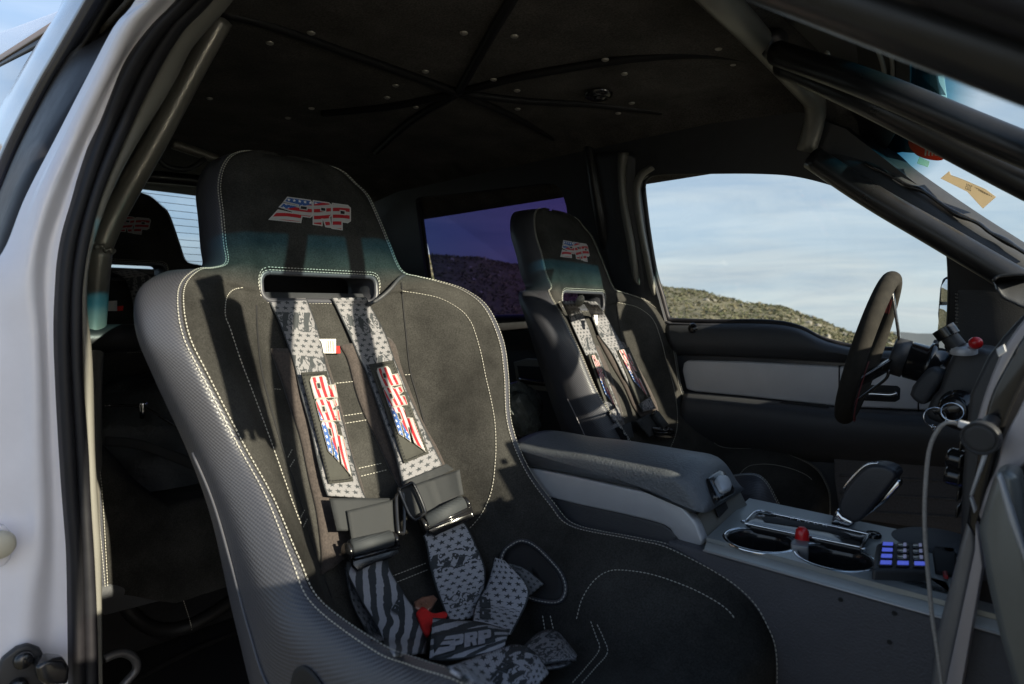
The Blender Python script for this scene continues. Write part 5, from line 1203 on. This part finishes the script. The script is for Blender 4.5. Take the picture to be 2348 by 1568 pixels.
# centre stack, seen along its face: successive frames from far to near
prism('stack_face', st([(2222, 905), (2262, 820), (2300, 770), (2420, 640), (2460, 1640), (2130, 1640), (2160, 1450), (2200, 1240), (2205, 1090)], -.10), (0, .20, 0), BLK, dash, .006)
curve = lambda pts, n=30: [(q.x, q.y) for q in smooth_curve([(*p, 0) for p in pts], n)]
def band(name, left, right, y, d, mt, bev=.004):
    L_ = curve(left); R2 = curve(right); return prism(name, st(L_+R2[::-1], y), (0, d, 0), mt, dash, bev, 3)
band('stack_rim', [(2410, 660), (2345, 735), (2300, 800), (2265, 880), (2238, 965), (2228, 1010)], [(2440, 700), (2365, 770), (2318, 838), (2283, 910), (2256, 985), (2246, 1020)], -.13, .03, BRONZ)
band('stack_gloss', [(2425, 690), (2352, 762), (2310, 830), (2272, 905), (2250, 990), (2232, 1100), (2215, 1200)], [(2460, 740), (2385, 815), (2340, 890), (2305, 970), (2280, 1060), (2256, 1150), (2238, 1240)], -.17, .03, BLKG)
band('silver_bezel', [(2460, 790), (2375, 870), (2330, 950), (2300, 1010), (2285, 1070), (2262, 1120), (2243, 1180)], [(2560, 900), (2440, 960), (2370, 1040), (2330, 1080), (2312, 1090), (2276, 1130), (2249, 1196)], -.20, .03, BRONZ)
prism('centre_leg', st([(2216, 1195), (2190, 1290), (2148, 1450), (2133, 1568), (2125, 1640), (2165, 1640), (2175, 1568), (2200, 1440), (2236, 1260), (2232, 1215)], -.165), (0, .03, 0), SILVD, dash, .004)
prism('centre_leg', st([(2236, 1200), (2241, 1217), (2252, 1299), (2205, 1568), (2190, 1640), (2160, 1640), (2168, 1568), (2196, 1440), (2234, 1262)], -.185), (0, .03, 0), BRONZ, dash, .005)
prism('knee_panel', st([(2279, 1085), (2322, 1078), (2335, 1100), (2347, 1180), (2420, 1420), (2420, 1700), (2350, 1640), (2320, 1568), (2288, 1454), (2260, 1330), (2241, 1213), (2262, 1140)], -.26), (0, .05, 0), mat('knee_grey', (.17, .18, .175), .30, .3, 6, .15), dash, .010, 4)
prism('knee_edge', st([(2283, 1092), (2292, 1086), (2325, 1180), (2347, 1250), (2420, 1440), (2420, 1480), (2347, 1290), (2310, 1190)], -.275), (0, .012, 0), SILV, dash, .004)
prism('vent_slat', st([(2252, 1040), (2262, 1046), (2228, 1140), (2221, 1136)], -.21), (0, .01, 0), SILV, dash, .002)
prism('vent_slat', st([(2221, 1140), (2228, 1142), (2238, 1172), (2232, 1178)], -.21), (0, .01, 0), SILV, dash, .002)
for p, r in (((2192, 1058), .013), ((2188, 1096), .013)):
    lathe('climate_knob', [(0, .03), (r*.8, .03), (r, .026), (r, .004), (r*1.25, 0)], BLKG, dash, PY(p, -.06)+Vector((.02, 0, 0)), (-1, 0, .15), 20)
for k in range(5):
    prism('stack_button', st([(2200-k*2, 1010+k*38), (2206-k*2, 1010+k*38), (2202-k*2, 1036+k*38), (2196-k*2, 1036+k*38)], -.09), (0, .05, 0), BLKG, dash, .001)
prism('footwell_panel', st([(2215, 1330), (2350, 1330), (2420, 1700), (2190, 1700)], -.12), (0, .02, 0), mat('footwell_carpet', (.035, .028, .026), .98, 0, 90, .4, 400, .8), dash, .002)
band('overhead_button', [(2283, 800), (2300, 790)], [(2288, 818), (2305, 806)], -.19, .01, SILV, .001)

# charger puck, plug and cable
PYY = -.21
mt_ = thing('phone_mount', 'round black magnetic phone charger clipped to the silver centre stack', 'phone mount', tuple(PY((2249, 1004), PYY)))
pc = PY((2249, 1003), PYY-.01); ax = Vector((-.12, -1, -.08))
lathe('puck', [(0, .0060), (.0100, .0060), (.0128, .0060), (.0130, .0059), (.0131, .0050), (.0133, .0048), (.0146, .0048), (.0148, .0050), (.0149, .0064), (.0152, .0066), (.0163, .0064), (.0168, .0058), (.0169, .005), (.0169, -.004), (.0160, -.005), (0, -.005)], BLK, mt_, pc, ax, 40)
tube('mount_arm', [pc-ax.normalized()*.004, pc+Vector((.004, .04, .012))], .008, BLK, mt_, 12)
prism('mount_clip', [PY(p, PYY+.02) for p in [(2232, 964), (2246, 960), (2292, 985), (2290, 1010), (2270, 985)]], (0, .01, 0), BLK, mt_, .002)
cb_ = thing('charging_cable', 'long grey braided charging cable with white plug hanging beside the console', 'cable', tuple(PY((2130, 1300), PYY)))
prism('plug', [PY(p, PYY-.005) for p in ze([(1408, 1112), (1500, 1135), (1488, 1178), (1402, 1158)])], (0, .005, 0), WPLAST, cb_, .0015)
tube('cord', [PY(p, PYY) for p in [(2196, 973), (2180, 968), (2160, 974), (2141, 1000), (2128, 1041), (2121, 1112), (2119, 1184), (2122, 1256), (2130, 1346), (2137, 1418), (2148, 1490), (2158, 1568), (2170, 1680)]], .0021, CABLE, cb_, 12, 90)

# ================================================================== WINDSHIELD STICKERS
def ws_hit(p):
    d = ray(p)
    for _ in (0,): pass
    bvw = WBV; h = bvw.ray_cast(CAM, d.normalized(), 10); return h[0]-d.normalized()*.004 if h[0] else PD(p, 1.2)
wo = bpy.data.objects['windshield']; WBV = bvh_of([wo])
wsj = truck
def stick(name, pts, mt, label=None, curved=False, cat='sticker'):
    pts = curve(pts+[pts[0]], 24)[:-1] if curved else pts
    bm = bmesh.new(); vs = [bm.verts.new(ws_hit(p)) for p in pts]
    for t in tessellate_polygon([[v.co for v in vs]]):
        try: bm.faces.new([vs[i] for i in t])
        except ValueError: pass
    o = finish(name, bm, mt, None, False, (('solid', .0008),)); tag(o, label, cat); return o
KRAFT = paper('kraft_paper', (.52, .46, .36))
kr = stick('registration_slip', zr([(1870, 1090), (1880, 1115), (1950, 1140), (2020, 1170), (2100, 1205), (2168, 1255), (2085, 1328), (1985, 1220), (1815, 1135)]), KRAFT, 'tan curled paper slip stuck inside the lower windshield, printed in mirror writing', cat='paper slip')
def wtext(body, pts, mt, parent): return text(body, [ws_hit(p)+Vector((-.002, 0, -.001)) for p in zr(pts)], mt, parent, 'printing')
INK = mat('dark_ink', (.03, .03, .035), .7)
wtext('2025', [(2025, 1178), (1985, 1165), (1978, 1200), (2015, 1215)], INK, kr)
for k in range(5): wtext('reg no', [(2150-k*16, 1245-k*7), (2080-k*10, 1205-k*5), (2076-k*10, 1212-k*5), (2145-k*16, 1253-k*7)], INK, kr)
od = stick('oil_sticker', zr([(1612, 885), (1615, 930), (1660, 985), (1720, 1010), (1790, 1022), (1835, 1015), (1842, 985), (1780, 930), (1700, 880), (1650, 870)]), paper('brown_sticker', (.26, .06, .03)), 'round brown and orange service sticker on the blue tinted windshield corner', True)
for k in range(4): prism('sticker_bar', [ws_hit(p)+Vector((-.0015, 0, -.001)) for p in zr([(1722+k*22, 945), (1732+k*22, 948), (1728+k*22, 990), (1718+k*22, 986)])], (-.0003, 0, 0), mat('mint_print', (.45, .60, .50), .6), od, 0)
gr = stick('small_label', zr([(1680, 1000), (1745, 1030), (1735, 1065), (1665, 1040)]), paper('pale_green_label', (.40, .55, .50)), 'small pale green label below the round brown sticker')
db = mat('frit_dots', (.01, .012, .014), .5)
# dotted frit block
bm = bmesh.new()
A0, A1, A2, A3 = zr([(1755, 455), (2200, 600), (2170, 672), (1745, 545)])
for i in range(46):
    for j in range(12):
        u, v = (i+.5*(j % 2))/46, j/11.
        if u > .55 and v > 1.0-(u-.55)*.3: continue
        q = Vector(A0).lerp(Vector(A1), u).lerp(Vector(A3).lerp(Vector(A2), u), v); c = ws_hit((q.x, q.y)); r = .0032*(1-.75*u)
        vs = [bm.verts.new(c+Vector((-.5*math.sin(a)*.7, math.cos(a), .5*math.sin(a)))*r) for a in [2*math.pi*k/6 for k in range(6)]]; bm.faces.new(vs)
finish('dot_matrix', bm, db, truck, False)
# wiring along the driver-side pillar: zip-tied loom
bm = bmesh.new(); lo = [PP(p, PY((2160, 560), .66), (0, 1, 0)) for p in zr([(1330, 1035), (1500, 1120), (1610, 1185), (1700, 1215), (1820, 1300), (1920, 1365), (2050, 1420), (2130, 1480), (2220, 1530), (2400, 1640)])]
tube_bm(bm, lo, lambda t: .004+.0022*max(0, math.sin(t*24)), 8, 80); lm = finish('wiring_loom', bm, BLKG, None); tag(lm, 'glossy black zip tied wiring loom running down the driver side pillar', 'wiring')
hk = bmesh.new()

# ================================================================== REAR CLUTTER
bg_ = thing('duffel_bag', 'black nylon duffel bag on the rear floor behind the passenger seat', 'bag', (-1.75, -.45, -.6))
bm = bmesh.new(); bmesh.ops.create_icosphere(bm, subdivisions=5, radius=1, matrix=Matrix.Translation((-1.80, -.35, -.42)) @ Matrix.Diagonal((.28, .36, .27, 1)))
for v in bm.verts:
    c = Vector((-1.80, -.35, -.42)); d = v.co-c; v.co = c+d*(1+.10*fbm(d.x*7, d.y*7+d.z*5, 2)+.05*fbm(d.z*20, d.y*14, 9))
finish('bag_body', bm, BAG, bg_)
zp = PX((327, 940), -1.52); lathe('zip_pull', [(0, -.02), (.005, -.018), (.006, 0), (.009, .012), (.008, .018), (0, .02)], CHR, bg_, zp, (0, .1, 1), 14)
tube('zip_line', [PX(p, -1.53) for p in [(240, 930), (330, 935), (430, 990), (520, 1000)]], .003, BLKG, bg_, 8)
flat_ribbon('bag_strap', [PX(p, -1.5) for p in [(240, 1000), (330, 1010), (470, 1060)]], [PX(p, -1.5) for p in [(240, 1022), (330, 1034), (460, 1085)]], VELC, bg_)
bk = tube('coiled_hose', [PX(p, -1.35) for p in zf([]) or [(240, 1510), (262, 1500), (285, 1497), (308, 1510), (312, 1535), (285, 1568), (262, 1600)]], .008, mat('steel_hose', (.12, .12, .13), .35, .4), None, 12, 40); tag(bk, 'curved dark grey hose end rising from the rear floor at lower left', 'hose')
bm = bmesh.new(); cc0 = PY((1180, 940), .25); bmesh.ops.create_icosphere(bm, subdivisions=4, radius=1, matrix=Matrix.Translation(cc0) @ Matrix.Diagonal((.07, .08, .075, 1)))
for v in bm.verts:
    d = v.co-cc0; v.co = cc0+d*(1+.22*fbm(d.x*28, d.y*28+d.z*20, 4))
tag(finish('plastic_bag', bm, PBAG, None, False), 'crumpled dull plastic bag behind the console lid', 'plastic bag')
